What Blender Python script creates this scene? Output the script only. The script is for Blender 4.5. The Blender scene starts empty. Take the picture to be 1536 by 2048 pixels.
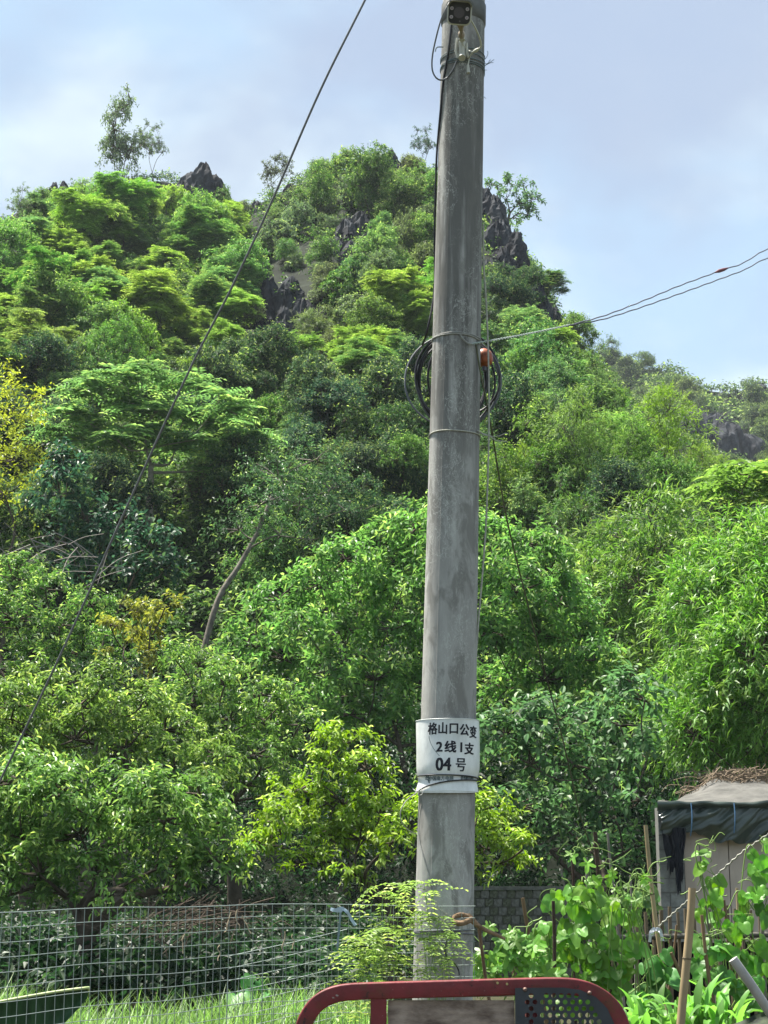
import bpy, math, random
import numpy as np
from mathutils import Vector, noise

sc = bpy.context.scene
R = math.radians
# ------------------------------------------------------------------ camera, sky, sun, exposure
F = 3200.0
PITCH = R(13.1)
EYE = 1.6
cam_d = bpy.data.cameras.new('camera')
cam_d.sensor_fit = 'VERTICAL'; cam_d.sensor_height = 36.0; cam_d.sensor_width = 27.0
cam_d.lens = F / 2048 * 36
cam_d.clip_start = 0.05; cam_d.clip_end = 3000
cam = bpy.data.objects.new('camera', cam_d); sc.collection.objects.link(cam)
cam.location = (0, 0, EYE); cam.rotation_euler = (R(90) + PITCH, 0, 0)
sc.camera = cam

SUN_EL, SUN_AZ = R(68), R(-58)      # azimuth measured from +Y towards +X
w = bpy.data.worlds.new('World'); sc.world = w; w.use_nodes = True
nt = w.node_tree; nt.nodes.clear()
def wn(t, **k):
    n = nt.nodes.new(t)
    for a, b in k.items(): setattr(n, a, b)
    return n
out = wn('ShaderNodeOutputWorld'); bg = wn('ShaderNodeBackground')
sky = wn('ShaderNodeTexSky', sky_type='NISHITA'); sky.sun_disc = False
sky.sun_elevation = SUN_EL; sky.sun_rotation = SUN_AZ
sky.air_density = 1.0; sky.dust_density = 0.6; sky.ozone_density = 1.5
tc = wn('ShaderNodeTexCoord'); mp = wn('ShaderNodeMapping')
mp.inputs['Scale'].default_value = (1.0, 1.0, 1.5); mp.inputs['Location'].default_value = (0.62, 0.2, 0.35)
L = nt.links.new
L(tc.outputs['Generated'], mp.inputs['Vector'])
def cloud(scale, lo, hi, w_, det=5):
    n_ = wn('ShaderNodeTexNoise', noise_dimensions='4D'); n_.inputs['Scale'].default_value = scale; n_.inputs['Detail'].default_value = det
    n_.inputs['Roughness'].default_value = .5; n_.inputs['W'].default_value = w_; n_.inputs['Distortion'].default_value = .25
    L(mp.outputs[0], n_.inputs['Vector'])
    r_ = wn('ShaderNodeMapRange', interpolation_type='SMOOTHSTEP'); r_.inputs[1].default_value = lo; r_.inputs[2].default_value = hi
    L(n_.outputs['Fac'], r_.inputs[0]); return r_.outputs[0]
def over(fac, a_, colr, amt):
    m_ = wn('ShaderNodeMix', data_type='RGBA'); k_ = wn('ShaderNodeMath', operation='MULTIPLY'); k_.inputs[1].default_value = amt
    if fac is None: m_.inputs[0].default_value = amt
    else: L(fac, k_.inputs[0]); L(k_.outputs[0], m_.inputs[0])
    L(a_, m_.inputs[6]); m_.inputs[7].default_value = (*colr, 1); return m_.outputs[2]
c_ = over(None, sky.outputs[0], (3.6, 4.95, 6.35), .88)           # even haze
c_ = over(cloud(4.2, .46, .62, 13.5), c_, (5.5, 6.4, 6.75), .95)      # white cloud
c_ = over(cloud(3.1, .48, .64, 15.1), c_, (2.95, 3.6, 4.8), .88)   # grey-lavender cloud
L(c_, bg.inputs['Color']); bg.inputs['Strength'].default_value = 0.05
L(bg.outputs[0], out.inputs['Surface'])

sun_d = bpy.data.lights.new('sun', 'SUN'); sun_d.energy = 5.0; sun_d.angle = R(6); sun_d.color = (1.0, 0.95, 0.86)
sun = bpy.data.objects.new('sun', sun_d); sc.collection.objects.link(sun)
sv = Vector((math.sin(SUN_AZ) * math.cos(SUN_EL), math.cos(SUN_AZ) * math.cos(SUN_EL), math.sin(SUN_EL)))
sun.rotation_euler = sv.to_track_quat('Z', 'Y').to_euler()
sc.view_settings.view_transform = 'Standard'; sc.view_settings.look = 'None'
sc.view_settings.exposure = 1.7; sc.view_settings.gamma = 1.0; sc.view_settings.use_curve_mapping = False
sc.cycles.max_bounces = 6; sc.cycles.diffuse_bounces = 3; sc.cycles.glossy_bounces = 2
sc.cycles.transmission_bounces = 3; sc.cycles.transparent_max_bounces = 4
sc.cycles.use_adaptive_sampling = True
sc.cycles.use_denoising = True

# ------------------------------------------------------------------ helpers
CP, SP = math.cos(PITCH), math.sin(PITCH)
def at(px, py, Y):
    """world point on the vertical plane y=Y seen at photo pixel (px, py)"""
    a = (px - 768) / F; b = (1024 - py) / F
    d = (a, CP - b * SP, SP + b * CP)
    t = Y / d[1]
    return Vector((d[0] * t, Y, EYE + d[2] * t))
def ppm(p):
    """photo pixels per metre at a point"""
    return F / (p[1] * CP + (p[2] - EYE) * SP)
def project(p):
    dep = p[1] * CP + (p[2] - EYE) * SP
    return 768 + F * p[0] / dep, 1024 - F * (-p[1] * SP + (p[2] - EYE) * CP) / dep

class Acc:
    def __init__(s): s.v = []; s.f = []; s.n = 0; s.a = []
    def add(s, v, f, rnd=None, young=None):
        v = np.asarray(v, dtype=np.float32).reshape(-1, 3); f = np.asarray(f, dtype=np.int64)
        s.v.append(v); s.f.append(f + s.n); s.n += len(v)
        m = len(f)
        s.a.append((np.full(m, .5) if rnd is None else rnd, np.zeros(m) if young is None else young))
    def mesh(s, name, smooth=False):
        me = bpy.data.meshes.new(name)
        v = np.concatenate(s.v); me.vertices.add(len(v)); me.vertices.foreach_set('co', v.ravel())
        lt = np.concatenate([np.full(len(f), f.shape[1]) for f in s.f])
        lv = np.concatenate([f.ravel() for f in s.f])
        me.loops.add(len(lv)); me.loops.foreach_set('vertex_index', lv.astype(np.int32))
        ls = np.concatenate([[0], np.cumsum(lt)[:-1]])
        me.polygons.add(len(lt)); me.polygons.foreach_set('loop_start', ls.astype(np.int32))
        me.update(calc_edges=True)
        r = me.attributes.new('rnd', 'FLOAT', 'FACE'); r.data.foreach_set('value', np.concatenate([a[0] for a in s.a]).astype(np.float32))
        y = me.attributes.new('young', 'FLOAT', 'FACE'); y.data.foreach_set('value', np.concatenate([a[1] for a in s.a]).astype(np.float32))
        me.polygons.foreach_set('use_smooth', np.full(len(lt), bool(smooth)))
        me.validate()
        return me
    def build(s, name, m, parent=None, smooth=False, loc=None):
        return obj(name, s.mesh(name, smooth), m, parent, loc)
    def tube(s, pts, rad, k=6, caps=False, rnd=None):
        P = np.array([tuple(p) for p in pts], dtype=float); n = len(P)
        if np.isscalar(rad): rad = [rad] * n
        T = np.gradient(P, axis=0); T /= np.linalg.norm(T, axis=1)[:, None] + 1e-12
        ref = np.array([0, 0, 1.]) if abs(T[0][2]) < .9 else np.array([0, 1., 0])
        v = []; u = np.cross(T[0], ref); u /= np.linalg.norm(u)
        ang = np.arange(k) * 2 * math.pi / k
        for i in range(n):
            u = u - T[i] * np.dot(u, T[i]); u /= np.linalg.norm(u) + 1e-12
            b = np.cross(T[i], u)
            v.append(P[i] + rad[i] * (np.cos(ang)[:, None] * u + np.sin(ang)[:, None] * b))
        v = np.concatenate(v); f = []
        i, j = np.meshgrid(np.arange(n - 1), np.arange(k), indexing='ij'); i = i.ravel(); j = j.ravel(); j2 = (j + 1) % k
        f = np.stack([i * k + j, i * k + j2, (i + 1) * k + j2, (i + 1) * k + j], 1)
        s.add(v, f, None if rnd is None else np.full(len(f), rnd))
        if caps:
            s.add(v[:k], [list(range(k))[::-1]]); s.add(v[-k:], [list(range(k))])
        return s
    def box(s, c, size, rz=0, bev=0):
        x, y, z = [q / 2 for q in size]
        co = np.array([(sx * x, sy * y, sz * z) for sz in (-1, 1) for sx, sy in ((-1, -1), (1, -1), (1, 1), (-1, 1))], float)
        cs, sn = math.cos(rz), math.sin(rz)
        co = np.stack([co[:, 0] * cs - co[:, 1] * sn, co[:, 0] * sn + co[:, 1] * cs, co[:, 2]], 1) + np.array(tuple(c))
        s.add(co, [(3, 2, 1, 0), (4, 5, 6, 7), (0, 1, 5, 4), (1, 2, 6, 5), (2, 3, 7, 6), (3, 0, 4, 7)])
        return s

def obj(name, me, m=None, parent=None, loc=None):
    o = bpy.data.objects.new(name, me); sc.collection.objects.link(o)
    if m is not None and me is not None and not me.materials: me.materials.append(m)
    if parent is not None: o.parent = parent
    if loc is not None: o.location = loc
    return o
def tag(o, label, cat, group=None):
    o['label'] = label; o['category'] = cat
    if group: o['group'] = group
    return o
def thing(name, label, cat, loc=(0, 0, 0), group=None):
    o = bpy.data.objects.new(name, None); sc.collection.objects.link(o); o.location = loc
    o.empty_display_size = .1
    return tag(o, label, cat, group)
def smooth_path(pts, n=8):
    """Catmull-Rom through points"""
    P = [Vector(p) for p in pts]; P = [P[0] * 2 - P[1]] + P + [P[-1] * 2 - P[-2]]; o = []
    for i in range(1, len(P) - 2):
        for j in range(n):
            t = j / n; a, b, c, d = P[i - 1:i + 3]
            o.append(.5 * ((2 * b) + (c - a) * t + (2 * a - 5 * b + 4 * c - d) * t * t + (3 * b - a - 3 * c + d) * t ** 3))
    o.append(P[-2]); return o

# ------------------------------------------------------------------ materials
def M(name, col, rough=.8, spec=.3, metal=0., noise_sc=0, noise_amt=.3, col2=None, bump=0, stretch=(1, 1, 1), bump_sc=None, ramp=(.35, .65)):
    m = bpy.data.materials.new(name); m.use_nodes = True; t = m.node_tree
    b = t.nodes['Principled BSDF']; b.inputs['Roughness'].default_value = rough
    b.inputs['Specular IOR Level'].default_value = spec; b.inputs['Metallic'].default_value = metal
    b.inputs['Base Color'].default_value = (*col, 1)
    if noise_sc:
        g = t.nodes.new('ShaderNodeNewGeometry'); mpn = t.nodes.new('ShaderNodeMapping'); mpn.inputs['Scale'].default_value = stretch
        tcn = t.nodes.new('ShaderNodeTexCoord')
        t.links.new(tcn.outputs['Object'], mpn.inputs[0])
        n = t.nodes.new('ShaderNodeTexNoise'); n.inputs['Scale'].default_value = noise_sc; n.inputs['Detail'].default_value = 7; n.inputs['Roughness'].default_value = .65
        t.links.new(mpn.outputs[0], n.inputs['Vector'])
        r = t.nodes.new('ShaderNodeValToRGB'); r.color_ramp.elements[0].position = ramp[0]; r.color_ramp.elements[1].position = ramp[1]
        c2 = col2 if col2 else tuple(c * (1 - noise_amt) for c in col)
        r.color_ramp.elements[0].color = (*c2, 1); r.color_ramp.elements[1].color = (*col, 1)
        t.links.new(n.outputs['Fac'], r.inputs[0]); t.links.new(r.outputs[0], b.inputs['Base Color'])
        if bump:
            bp = t.nodes.new('ShaderNodeBump'); bp.inputs['Strength'].default_value = bump; bp.inputs['Distance'].default_value = .02
            n2 = t.nodes.new('ShaderNodeTexNoise'); n2.inputs['Scale'].default_value = bump_sc or noise_sc * 3; n2.inputs['Detail'].default_value = 6
            t.links.new(mpn.outputs[0], n2.inputs['Vector'])
            t.links.new(n2.outputs['Fac'], bp.inputs['Height']); t.links.new(bp.outputs[0], b.inputs['Normal'])
    return m

def leaf_material(name, young=(.44, .54, .15), trans=.40, rough=.45, spec=.3, vary=.55):
    """pigment = the object's own colour, varied leaf by leaf; new shoots are yellower, lightened further to paint in sunlit tips"""
    m = bpy.data.materials.new(name); m.use_nodes = True; t = m.node_tree; N = t.nodes.new
    b = t.nodes['Principled BSDF']; b.inputs['Roughness'].default_value = rough; b.inputs['Specular IOR Level'].default_value = spec
    oi = N('ShaderNodeObjectInfo'); ar = N('ShaderNodeAttribute'); ar.attribute_name = 'rnd'
    ay = N('ShaderNodeAttribute'); ay.attribute_name = 'young'
    hs = N('ShaderNodeHueSaturation')
    mr = N('ShaderNodeMapRange'); mr.inputs[3].default_value = 1 - vary; mr.inputs[4].default_value = 1 + vary
    mh = N('ShaderNodeMapRange'); mh.inputs[3].default_value = .500; mh.inputs[4].default_value = .520
    yc = N('ShaderNodeMix'); yc.data_type = 'RGBA'; yc.inputs[7].default_value = (*young, 1)
    t.links.new(oi.outputs['Color'], yc.inputs[6]); t.links.new(ay.outputs['Fac'], yc.inputs[0])
    t.links.new(ar.outputs['Fac'], mr.inputs[0]); t.links.new(oi.outputs['Random'], mh.inputs[0])
    t.links.new(mr.outputs[0], hs.inputs['Value']); t.links.new(mh.outputs[0], hs.inputs['Hue'])
    t.links.new(yc.outputs[2], hs.inputs['Color']); t.links.new(hs.outputs[0], b.inputs['Base Color'])
    tr = N('ShaderNodeBsdfTranslucent'); h2 = N('ShaderNodeHueSaturation'); h2.inputs['Hue'].default_value = .495; h2.inputs['Value'].default_value = 1.7; h2.inputs['Saturation'].default_value = 1.1
    t.links.new(hs.outputs[0], h2.inputs['Color']); t.links.new(h2.outputs[0], tr.inputs['Color'])
    ms = N('ShaderNodeMixShader'); ms.inputs[0].default_value = trans
    t.links.new(b.outputs[0], ms.inputs[1]); t.links.new(tr.outputs[0], ms.inputs[2])
    t.links.new(ms.outputs[0], t.nodes['Material Output'].inputs['Surface'])
    return m
LEAF = leaf_material('leaf')
LEAF_GLOSS = leaf_material('glossy_leaf', rough=.42, spec=.35, trans=.35)
LEAF_FAR = leaf_material('far_leaf', rough=.6, spec=.25, trans=.35, vary=.5)
BARK = M('bark', (.11, .09, .07), .9, .1, noise_sc=9, noise_amt=.5, bump=.5)
BARK_PALE = M('pale_bark', (.30, .27, .22), .9, .1, noise_sc=9, noise_amt=.4, bump=.4)
BARK_GREY = M('grey_bark', (.20, .18, .15), .9, .1, noise_sc=9, noise_amt=.5, bump=.4)
TWIG = M('dry_twig', (.22, .17, .12), .9, .1, noise_sc=14, noise_amt=.4)

# ------------------------------------------------------------------ ground and hills
def lerp_tab(tab, x):
    xs = [t[0] for t in tab]; ys = [t[1] for t in tab]
    return float(np.interp(x, xs, ys))
YR = 75.0
ridge_px = [(-1500, 1000), (-800, 740), (-300, 540), (-100, 480), (0, 470), (60, 425), (110, 392), (170, 385), (260, 372), (340, 365), (420, 395), (470, 430), (530, 420), (600, 375),
            (660, 350), (740, 345), (820, 345), (900, 350), (960, 400), (1000, 450), (1040, 540), (1090, 625), (1140, 700), (1200, 760),
            (1300, 880), (1430, 985), (1560, 1060), (1800, 1180), (2400, 1420), (3500, 1650)]
ridge = []
for a, b in ridge_px:
    q = at(a, b, YR); ridge.append((q.x, q.z))
def sstep(a, b, x):
    t = min(1, max(0, (x - a) / (b - a))); return t * t * (3 - 2 * t)
def ground_h(x, y):
    bank = .62 * sstep(7.9, 9.6, y) * (1 - sstep(-.1, .9, x))
    bank = max(bank, .45 * sstep(12, 18, y))
    return bank + .5 * sstep(18, 28, y) + .04 * noise.noise(Vector((x * .6, y * .6, 0)))
def hill_h(x, y):
    if y < 26: return ground_h(x, y)
    zr = lerp_tab(ridge, x); t = (y - 26) / (YR - 26)
    g = ground_h(x, 26)
    if t <= 1: z = g + (zr - g) * t ** .93
    else: z = g + (zr - g) * max(.0, 1 - (t - 1) * .9 - (t - 1) ** 2 * .3)
    env = min(1, t * 4) * (1 - .5 * sstep(.8, 1, t))
    z += env * (1.3 * noise.noise(Vector((x * .12, y * .12, 3.1))) + .7 * abs(noise.noise(Vector((x * .35, y * .35, 7.7)))) * 2)
    return z
def far_ridge(x):
    tab = [(-60, 20), (0, 30)] + [(at(a, b, 180).x, at(a, b, 180).z) for a, b in
          [(1000, 780), (1120, 745), (1200, 728), (1260, 722), (1330, 730), (1400, 785), (1450, 806), (1500, 800), (1536, 795), (1620, 770), (1800, 800), (2100, 900), (2600, 1200)]] + [(200, 2)]
    tab.sort(); return lerp_tab(tab, x)
def far_h(x, y):
    zr = far_ridge(x); t = (y - 100) / 80
    if t < 0: return .5
    z = zr * (t ** .8 if t <= 1 else max(0, 1 - (t - 1) * .8))
    return z + min(1, t * 3) * (2.2 * noise.noise(Vector((x * .06, y * .06, 1))) + 1.6 * abs(noise.noise(Vector((x * .17, y * .17, 5)))))

def grid(name, xs, ys, fn, m):
    A = Acc(); V = np.array([(x, y, fn(x, y)) for y in ys for x in xs]); nx = len(xs)
    i, j = np.meshgrid(np.arange(len(ys) - 1), np.arange(nx - 1), indexing='ij'); i = i.ravel(); j = j.ravel()
    A.add(V, np.stack([i * nx + j, i * nx + j + 1, (i + 1) * nx + j + 1, (i + 1) * nx + j], 1))
    o = A.build(name, m, smooth=True); o['kind'] = 'structure'; return o
SOIL = M('soil', (.06, .05, .032), .95, .1, noise_sc=1.5, col2=(.025, .035, .014), bump=.6)
ROCK = M('karst_rock', (.070, .076, .085), .9, .15, noise_sc=1.1, col2=(.013, .014, .018), bump=1., bump_sc=3.5, stretch=(1, 1, .35), ramp=(.40, .72))
HILLM = M('hill_ground', (.022, .028, .018), .95, .1, noise_sc=.5, col2=(.010, .013, .009), bump=1., bump_sc=1.5)
grid('ground', list(np.arange(-24, 24.1, 1.0)), list(np.arange(0, 26.1, .65)), ground_h, SOIL)
gw = Acc()
for x0, x1, y0, y1 in ((-900, -24, -900, 26.0), (24, 900, -900, 26.0), (-24, 24, -900, 0), (-900, 900, 26.0, 1200)):
    gw.add([(x0, y0, -.02), (x1, y0, -.02), (x1, y1, -.02), (x0, y1, -.02)], [(0, 1, 2, 3)])
o = gw.build('far_ground', SOIL); o['kind'] = 'structure'
grid('hill', list(np.arange(-48, 62.1, .9)), list(np.arange(26, 112, .9)), hill_h, HILLM)
grid('far_hill', list(np.arange(-30, 160, 2.2)), list(np.arange(100, 225, 2.2)), far_h, HILLM)

# ------------------------------------------------------------------ foliage generators
def nrm(a): return a / (np.linalg.norm(a, axis=-1, keepdims=True) + 1e-9)
def rdir(rng, shape): return nrm(rng.normal(size=(*shape, 3)))
UP = np.array([0, 0, 1.])
T4 = (np.array([(0, 0, 0), (.5, .42, .10), (0, 1, -.10), (-.5, .42, .10)]), np.array([(0, 1, 2, 3)]))
T6 = (np.array([(0, 0, 0), (.42, .28, .07), (.40, .62, .05), (0, 1, -.16), (-.40, .62, .05), (-.42, .28, .07)]), np.array([(0, 1, 2, 3), (3, 4, 5, 0)]))
def add_leaves(A, pos, d, n, ln, wd, tmpl, rnd, young):
    d = nrm(d); s = nrm(np.cross(d, n)); n = np.cross(s, d)
    tv, tf = tmpl; N = len(pos)
    v = pos[:, None, :] + s[:, None, :] * (tv[None, :, 0:1] * wd[:, None, None]) + d[:, None, :] * (tv[None, :, 1:2] * ln[:, None, None]) + n[:, None, :] * (tv[None, :, 2:3] * ln[:, None, None])
    f = (tf[None] + (np.arange(N) * len(tv))[:, None, None]).reshape(-1, tf.shape[1])
    k = len(tf)
    A.add(v.reshape(-1, 3), f, np.repeat(rnd, k), np.repeat(young, k))

def spray(A, P, D, style, rng):
    """leafy shoots on anchors P pointing along D"""
    S, n = style['shoots'], style['leaves']; K = len(P)
    tmpl = T6 if style.get('fine') else T4
    kind = style['kind']; Ls = style['len'] * rng.uniform(.6, 1.25, (K, S, 1)); clump = rng.uniform(0, 1, (K, 1, 1))
    if kind == 'broad':
        sd = nrm(D[:, None, :] * .8 + rdir(rng, (K, S)) * .8 + UP * style.get('lift', .25))
        t = (np.arange(n) + .6) / n + rng.uniform(-.04, .04, (K, S, n)); t3 = t[..., None]
        p = P[:, None, None, :] + sd[:, :, None, :] * (Ls[..., None] * t3) - UP * (style.get('sag', .25) * style['len'] * t3 ** 2)
        e1 = nrm(np.cross(sd, UP + .01)); e2 = np.cross(sd, e1)
        ph = np.arange(n) * 2.4 + rng.uniform(0, 6.3, (K, S, 1)) + rng.uniform(-.4, .4, (K, S, n))
        rad = e1[:, :, None, :] * np.cos(ph)[..., None] + e2[:, :, None, :] * np.sin(ph)[..., None]
        d = nrm(sd[:, :, None, :] * .55 + rad * .85 - UP * style.get('droop', .35) + rdir(rng, (K, S, n)) * .25)
        nn = nrm(UP * 1.0 + D[:, None, None, :] * .35 + rdir(rng, (K, S, n)) * style.get('flutter', .55))
    elif kind == 'pinnate':
        az = rng.uniform(0, 6.3, (K, S)); h = np.stack([np.cos(az), np.sin(az), np.zeros_like(az)], -1)
        sd = nrm(h + D[:, None, :] * .45 + rdir(rng, (K, S)) * .15)
        t = (np.arange(n) // 2 * 2 + 1.0) / n; t = np.broadcast_to(t, (K, S, n)); t3 = t[..., None]
        p = P[:, None, None, :] + sd[:, :, None, :] * (Ls[..., None] * t3) - UP * (style.get('sag', .3) * style['len'] * t3 ** 2)
        side = nrm(np.cross(sd, UP)); sg = np.where(np.arange(n) % 2 == 0, 1., -1.)[None, None, :, None]
        d = nrm(side[:, :, None, :] * sg + sd[:, :, None, :] * .35 - UP * .18 + rdir(rng, (K, S, n)) * .12)
        nn = nrm(UP + rdir(rng, (K, S, n)) * .3)
    else:  # bamboo
        sd = nrm(D[:, None, :] * .7 + rdir(rng, (K, S)) * .7 + UP * .25)
        t = rng.uniform(.15, 1, (K, S, n)); t3 = t[..., None]
        p = P[:, None, None, :] + sd[:, :, None, :] * (Ls[..., None] * t3) - UP * (.5 * style['len'] * t3 ** 2)
        d = nrm(sd[:, :, None, :] * .8 + rdir(rng, (K, S, n)) * .7 - UP * .45)
        nn = nrm(UP + rdir(rng, (K, S, n)) * .7)
    N = K * S * n
    young = (t > style.get('youngt', .8)) * rng.uniform(0, 1, (K, S, 1)) ** 1.5 * style.get('young', .8)  # shoot-tip mask: new growth, plus sunlit tips put into the leaf colour
    rnd = np.clip(.5 + (rng.uniform(-.5, .5, (K, S, n)) * .6 + (clump - .5) * .5), 0, 1)
    ln = style['leaf'][0] * rng.uniform(.65, 1.2, N); wd = style['leaf'][1] * rng.uniform(.75, 1.15, N)
    full = lambda a: np.broadcast_to(a, (K, S, n, 3)).reshape(-1, 3)
    keep = rng.uniform(size=N) > style.get('drop', .06)
    add_leaves(A, full(p)[keep], full(d)[keep], full(nn)[keep], ln[keep], wd[keep], tmpl, rnd.reshape(-1)[keep], young.reshape(-1)[keep])

def anchors(puffs, dens, rng, low=-.45, lo=.38, hi=.78):
    P, D, C = [], [], []
    for (c, r) in puffs:
        c = np.array(tuple(c)); r = np.array(r if hasattr(r, '__len__') else (r, r, r), float)
        n = max(5, int(dens * 12.6 * (r[0] * r[1] * r[2]) ** (2 / 3)))
        z = rng.uniform(low, 1, n); a = rng.uniform(0, 6.3, n); q = np.sqrt(1 - np.clip(z, -1, 1) ** 2)
        u = np.stack([q * np.cos(a), q * np.sin(a), z], 1)
        p = c + u * r * (lo + hi * rng.uniform(0, 1, n) ** .7)[:, None]
        P.append(p); D.append(nrm(u * r)); C.append(np.repeat(c[None], n, 0))
    P, D, C = map(np.concatenate, (P, D, C))
    keep = np.ones(len(P), bool)
    for (c, r) in puffs:
        c = np.array(tuple(c)); r = np.array(r if hasattr(r, '__len__') else (r, r, r), float)
        keep &= np.linalg.norm((P - c) / r, axis=1) > .42
    return P[keep], D[keep], C[keep]

def crown_mesh(puffs, style, seed, dens):
    rng = np.random.default_rng(seed); A = Acc()
    P, D, C = anchors(puffs, dens, rng, style.get('low', -.45), *style.get('shell', (.38, .78)))
    spray(A, P, D, style, rng)
    return A.mesh('crown'), P, C

def trunk_mesh(base, puffs, P, C, r0, seed, fork=.45, twigs=.5, path=None, mesh_name='trunk', tw=.012):
    rng = np.random.default_rng(seed + 999); A = Acc()
    cs = np.array([tuple(p[0]) for p in puffs]); cen = cs.mean(0); b = np.array(tuple(base))
    if path is None:
        f = b + (cen - b) * fork; f += np.array([rng.uniform(-.08, .08) * (cen[2] - b[2]), 0, 0])
        path = smooth_path([b, b + (f - b) * .5 + rng.normal(size=3) * .04 * (cen[2] - b[2]), f], 4)
    A.tube(path, list(np.linspace(r0, r0 * .6, len(path))), 8)
    f = np.array(tuple(path[-1])); Lt = np.linalg.norm(f - b)
    nodes = [(np.array(tuple(p)), r0 * .42) for p in path[len(path) // 2:]]
    for c in sorted(cs, key=lambda q: np.linalg.norm(q - f)):
        best = min(nodes, key=lambda n_: np.linalg.norm(c - n_[0]) + max(0, n_[0][2] - c[2] + .15) * 2.0 + .25 * abs(np.linalg.norm(n_[0] - f)))
        s0, rr = best; Lc = np.linalg.norm(c - s0)
        mid = s0 + (c - s0) * .5 + rng.normal(size=3) * .10 * Lc + np.array([0, 0, .05 * Lc])
        pp = smooth_path([s0, mid, c], 3); ra = np.linspace(rr, max(rr * .35, tw * .9), len(pp))
        A.tube(pp, list(ra), 5)
        nodes += [(np.array(tuple(pp[3])), ra[3] * .7), (np.array(tuple(pp[4])), ra[4] * .7), (np.array(tuple(pp[5])), ra[5] * .7)]
    sel = rng.uniform(size=len(P)) < twigs
    for p, c in zip(P[sel], C[sel]):
        q = c + (p - c) * .15; m = (p + q) / 2 + rng.normal(size=3) * .06 * np.linalg.norm(p - q)
        A.tube([q, m, p], [tw * 1.4, tw, tw * .5], 3)
    return A.mesh(mesh_name, True)

STY = {
 'glossy': dict(kind='broad', shoots=4, leaves=9, len=.21, leaf=(.072, .030), droop=.55, fine=True, young=.95, lift=.3, flutter=.5),
 'central': dict(kind='broad', shoots=4, leaves=8, len=.36, leaf=(.118, .052), droop=.4, fine=True, young=.75, lift=.1, sag=.35, flutter=.45),
 'palm_leaf': dict(kind='broad', shoots=3, leaves=7, len=.36, leaf=(.115, .072), droop=.45, fine=True, young=.25, lift=.05, flutter=.4),
 'bamboo': dict(kind='bamboo', shoots=4, leaves=12, len=.62, leaf=(.17, .026), young=.4, youngt=.6),
 'pinnate': dict(kind='pinnate', shoots=6, leaves=16, len=.72, leaf=(.19, .062), young=.6, low=-.1, sag=.3, youngt=.7),
 'far_broad': dict(shell=(.25, 1.15), kind='broad', shoots=4, leaves=7, len=.62, leaf=(.20, .095), young=.7, flutter=.6),
 'far_small': dict(shell=(.28, 1.05), kind='broad', shoots=4, leaves=8, len=.50, leaf=(.15, .065), young=.5, flutter=.6),
 'wispy': dict(kind='broad', shoots=3, leaves=7, len=.34, leaf=(.15, .07), young=.3, flutter=.7),
}

def px_puffs(lst, Y, flat=1.0, seed=0, jit=.5):
    rng = np.random.default_rng(seed); o = []
    for q in lst:
        dy = q[3] if len(q) > 3 else rng.uniform(-jit, jit)
        c = at(q[0], q[1], Y + dy); r = q[2] / ppm(c) * rng.uniform(.56, .90)
        o.append((c, (r, r * 1.15, r * flat)))
    return o

def place_tree(name, label, cat, puffs, style, color, base=None, r0=.12, dens=7., seed=1, mat=None, bark=None, path=None, twigs=.4, group=None, tw=.012, fork=.45):
    me, P, C = crown_mesh(puffs, STY[style] if isinstance(style, str) else style, seed, dens)
    cs = np.array([tuple(p[0]) for p in puffs]).mean(0)
    if base is None:
        base = (cs[0], cs[1], hill_h(cs[0], cs[1]) - .1)
    if path: base = path[0]
    root = thing(name, label, cat, (0, 0, 0), group)
    bvec = Vector(tuple(base)); root.location = bvec
    c = obj('crown', me, mat or LEAF, root, -bvec); c.color = (*color, 1)
    t = obj('trunk', trunk_mesh(base, puffs, P, C, r0, seed, path=path, twigs=twigs, tw=tw, fork=fork), bark or BARK, root, -bvec)
    return root

#@@NEAR TREES
Yc = 24
place_tree('glossy_leaved_tree', 'large glossy-leaved tree filling the lower left corner above the wire mesh fence', 'tree',
  px_puffs([(40, 1560, 85), (130, 1590, 80), (230, 1590, 75), (50, 1680, 95), (160, 1670, 90), (260, 1680, 80), (80, 1750, 60), (190, 1745, 60), (330, 1640, 80), (330, 1730, 60), (420, 1650, 75), (430, 1720, 55), (-40, 1620, 100), (-60, 1730, 90), (300, 1590, 60), (400, 1590, 60), (20, 1790, 40), (130, 1790, 40), (250, 1780, 40), (380, 1770, 36)], 14, .85, 1),
  'glossy', (.112, .195, .046), r0=.14, dens=32, seed=11, mat=LEAF_GLOSS)
place_tree('glossy_leaved_tree', 'light green glossy-leaved tree rising behind the lower left corner tree', 'tree',
  px_puffs([(30, 1410, 75), (100, 1390, 65), (60, 1480, 75), (160, 1410, 60), (150, 1480, 70), (230, 1430, 65), (250, 1500, 70), (290, 1400, 50), (330, 1460, 65), (350, 1530, 60), (-50, 1450, 90), (90, 1350, 38), (200, 1360, 35), (440, 1510, 55), (420, 1570, 50)], 17, .85, 2),
  'glossy', (.125, .215, .048), r0=.14, dens=29, seed=12, mat=LEAF_GLOSS)
place_tree('glossy_leaved_tree', 'rounded glossy-leaved tree between the far left tree and the central tree', 'tree',
  px_puffs([(350, 1320, 45), (400, 1340, 55), (450, 1370, 60), (520, 1390, 60), (580, 1400, 45), (380, 1410, 60), (460, 1440, 60), (540, 1450, 55), (600, 1450, 35), (420, 1490, 50), (510, 1510, 55), (580, 1510, 45), (560, 1570, 50), (490, 1570, 50)], 19, .85, 3),
  'glossy', (.115, .205, .046), r0=.13, dens=25, seed=13, mat=LEAF_GLOSS)
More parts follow.
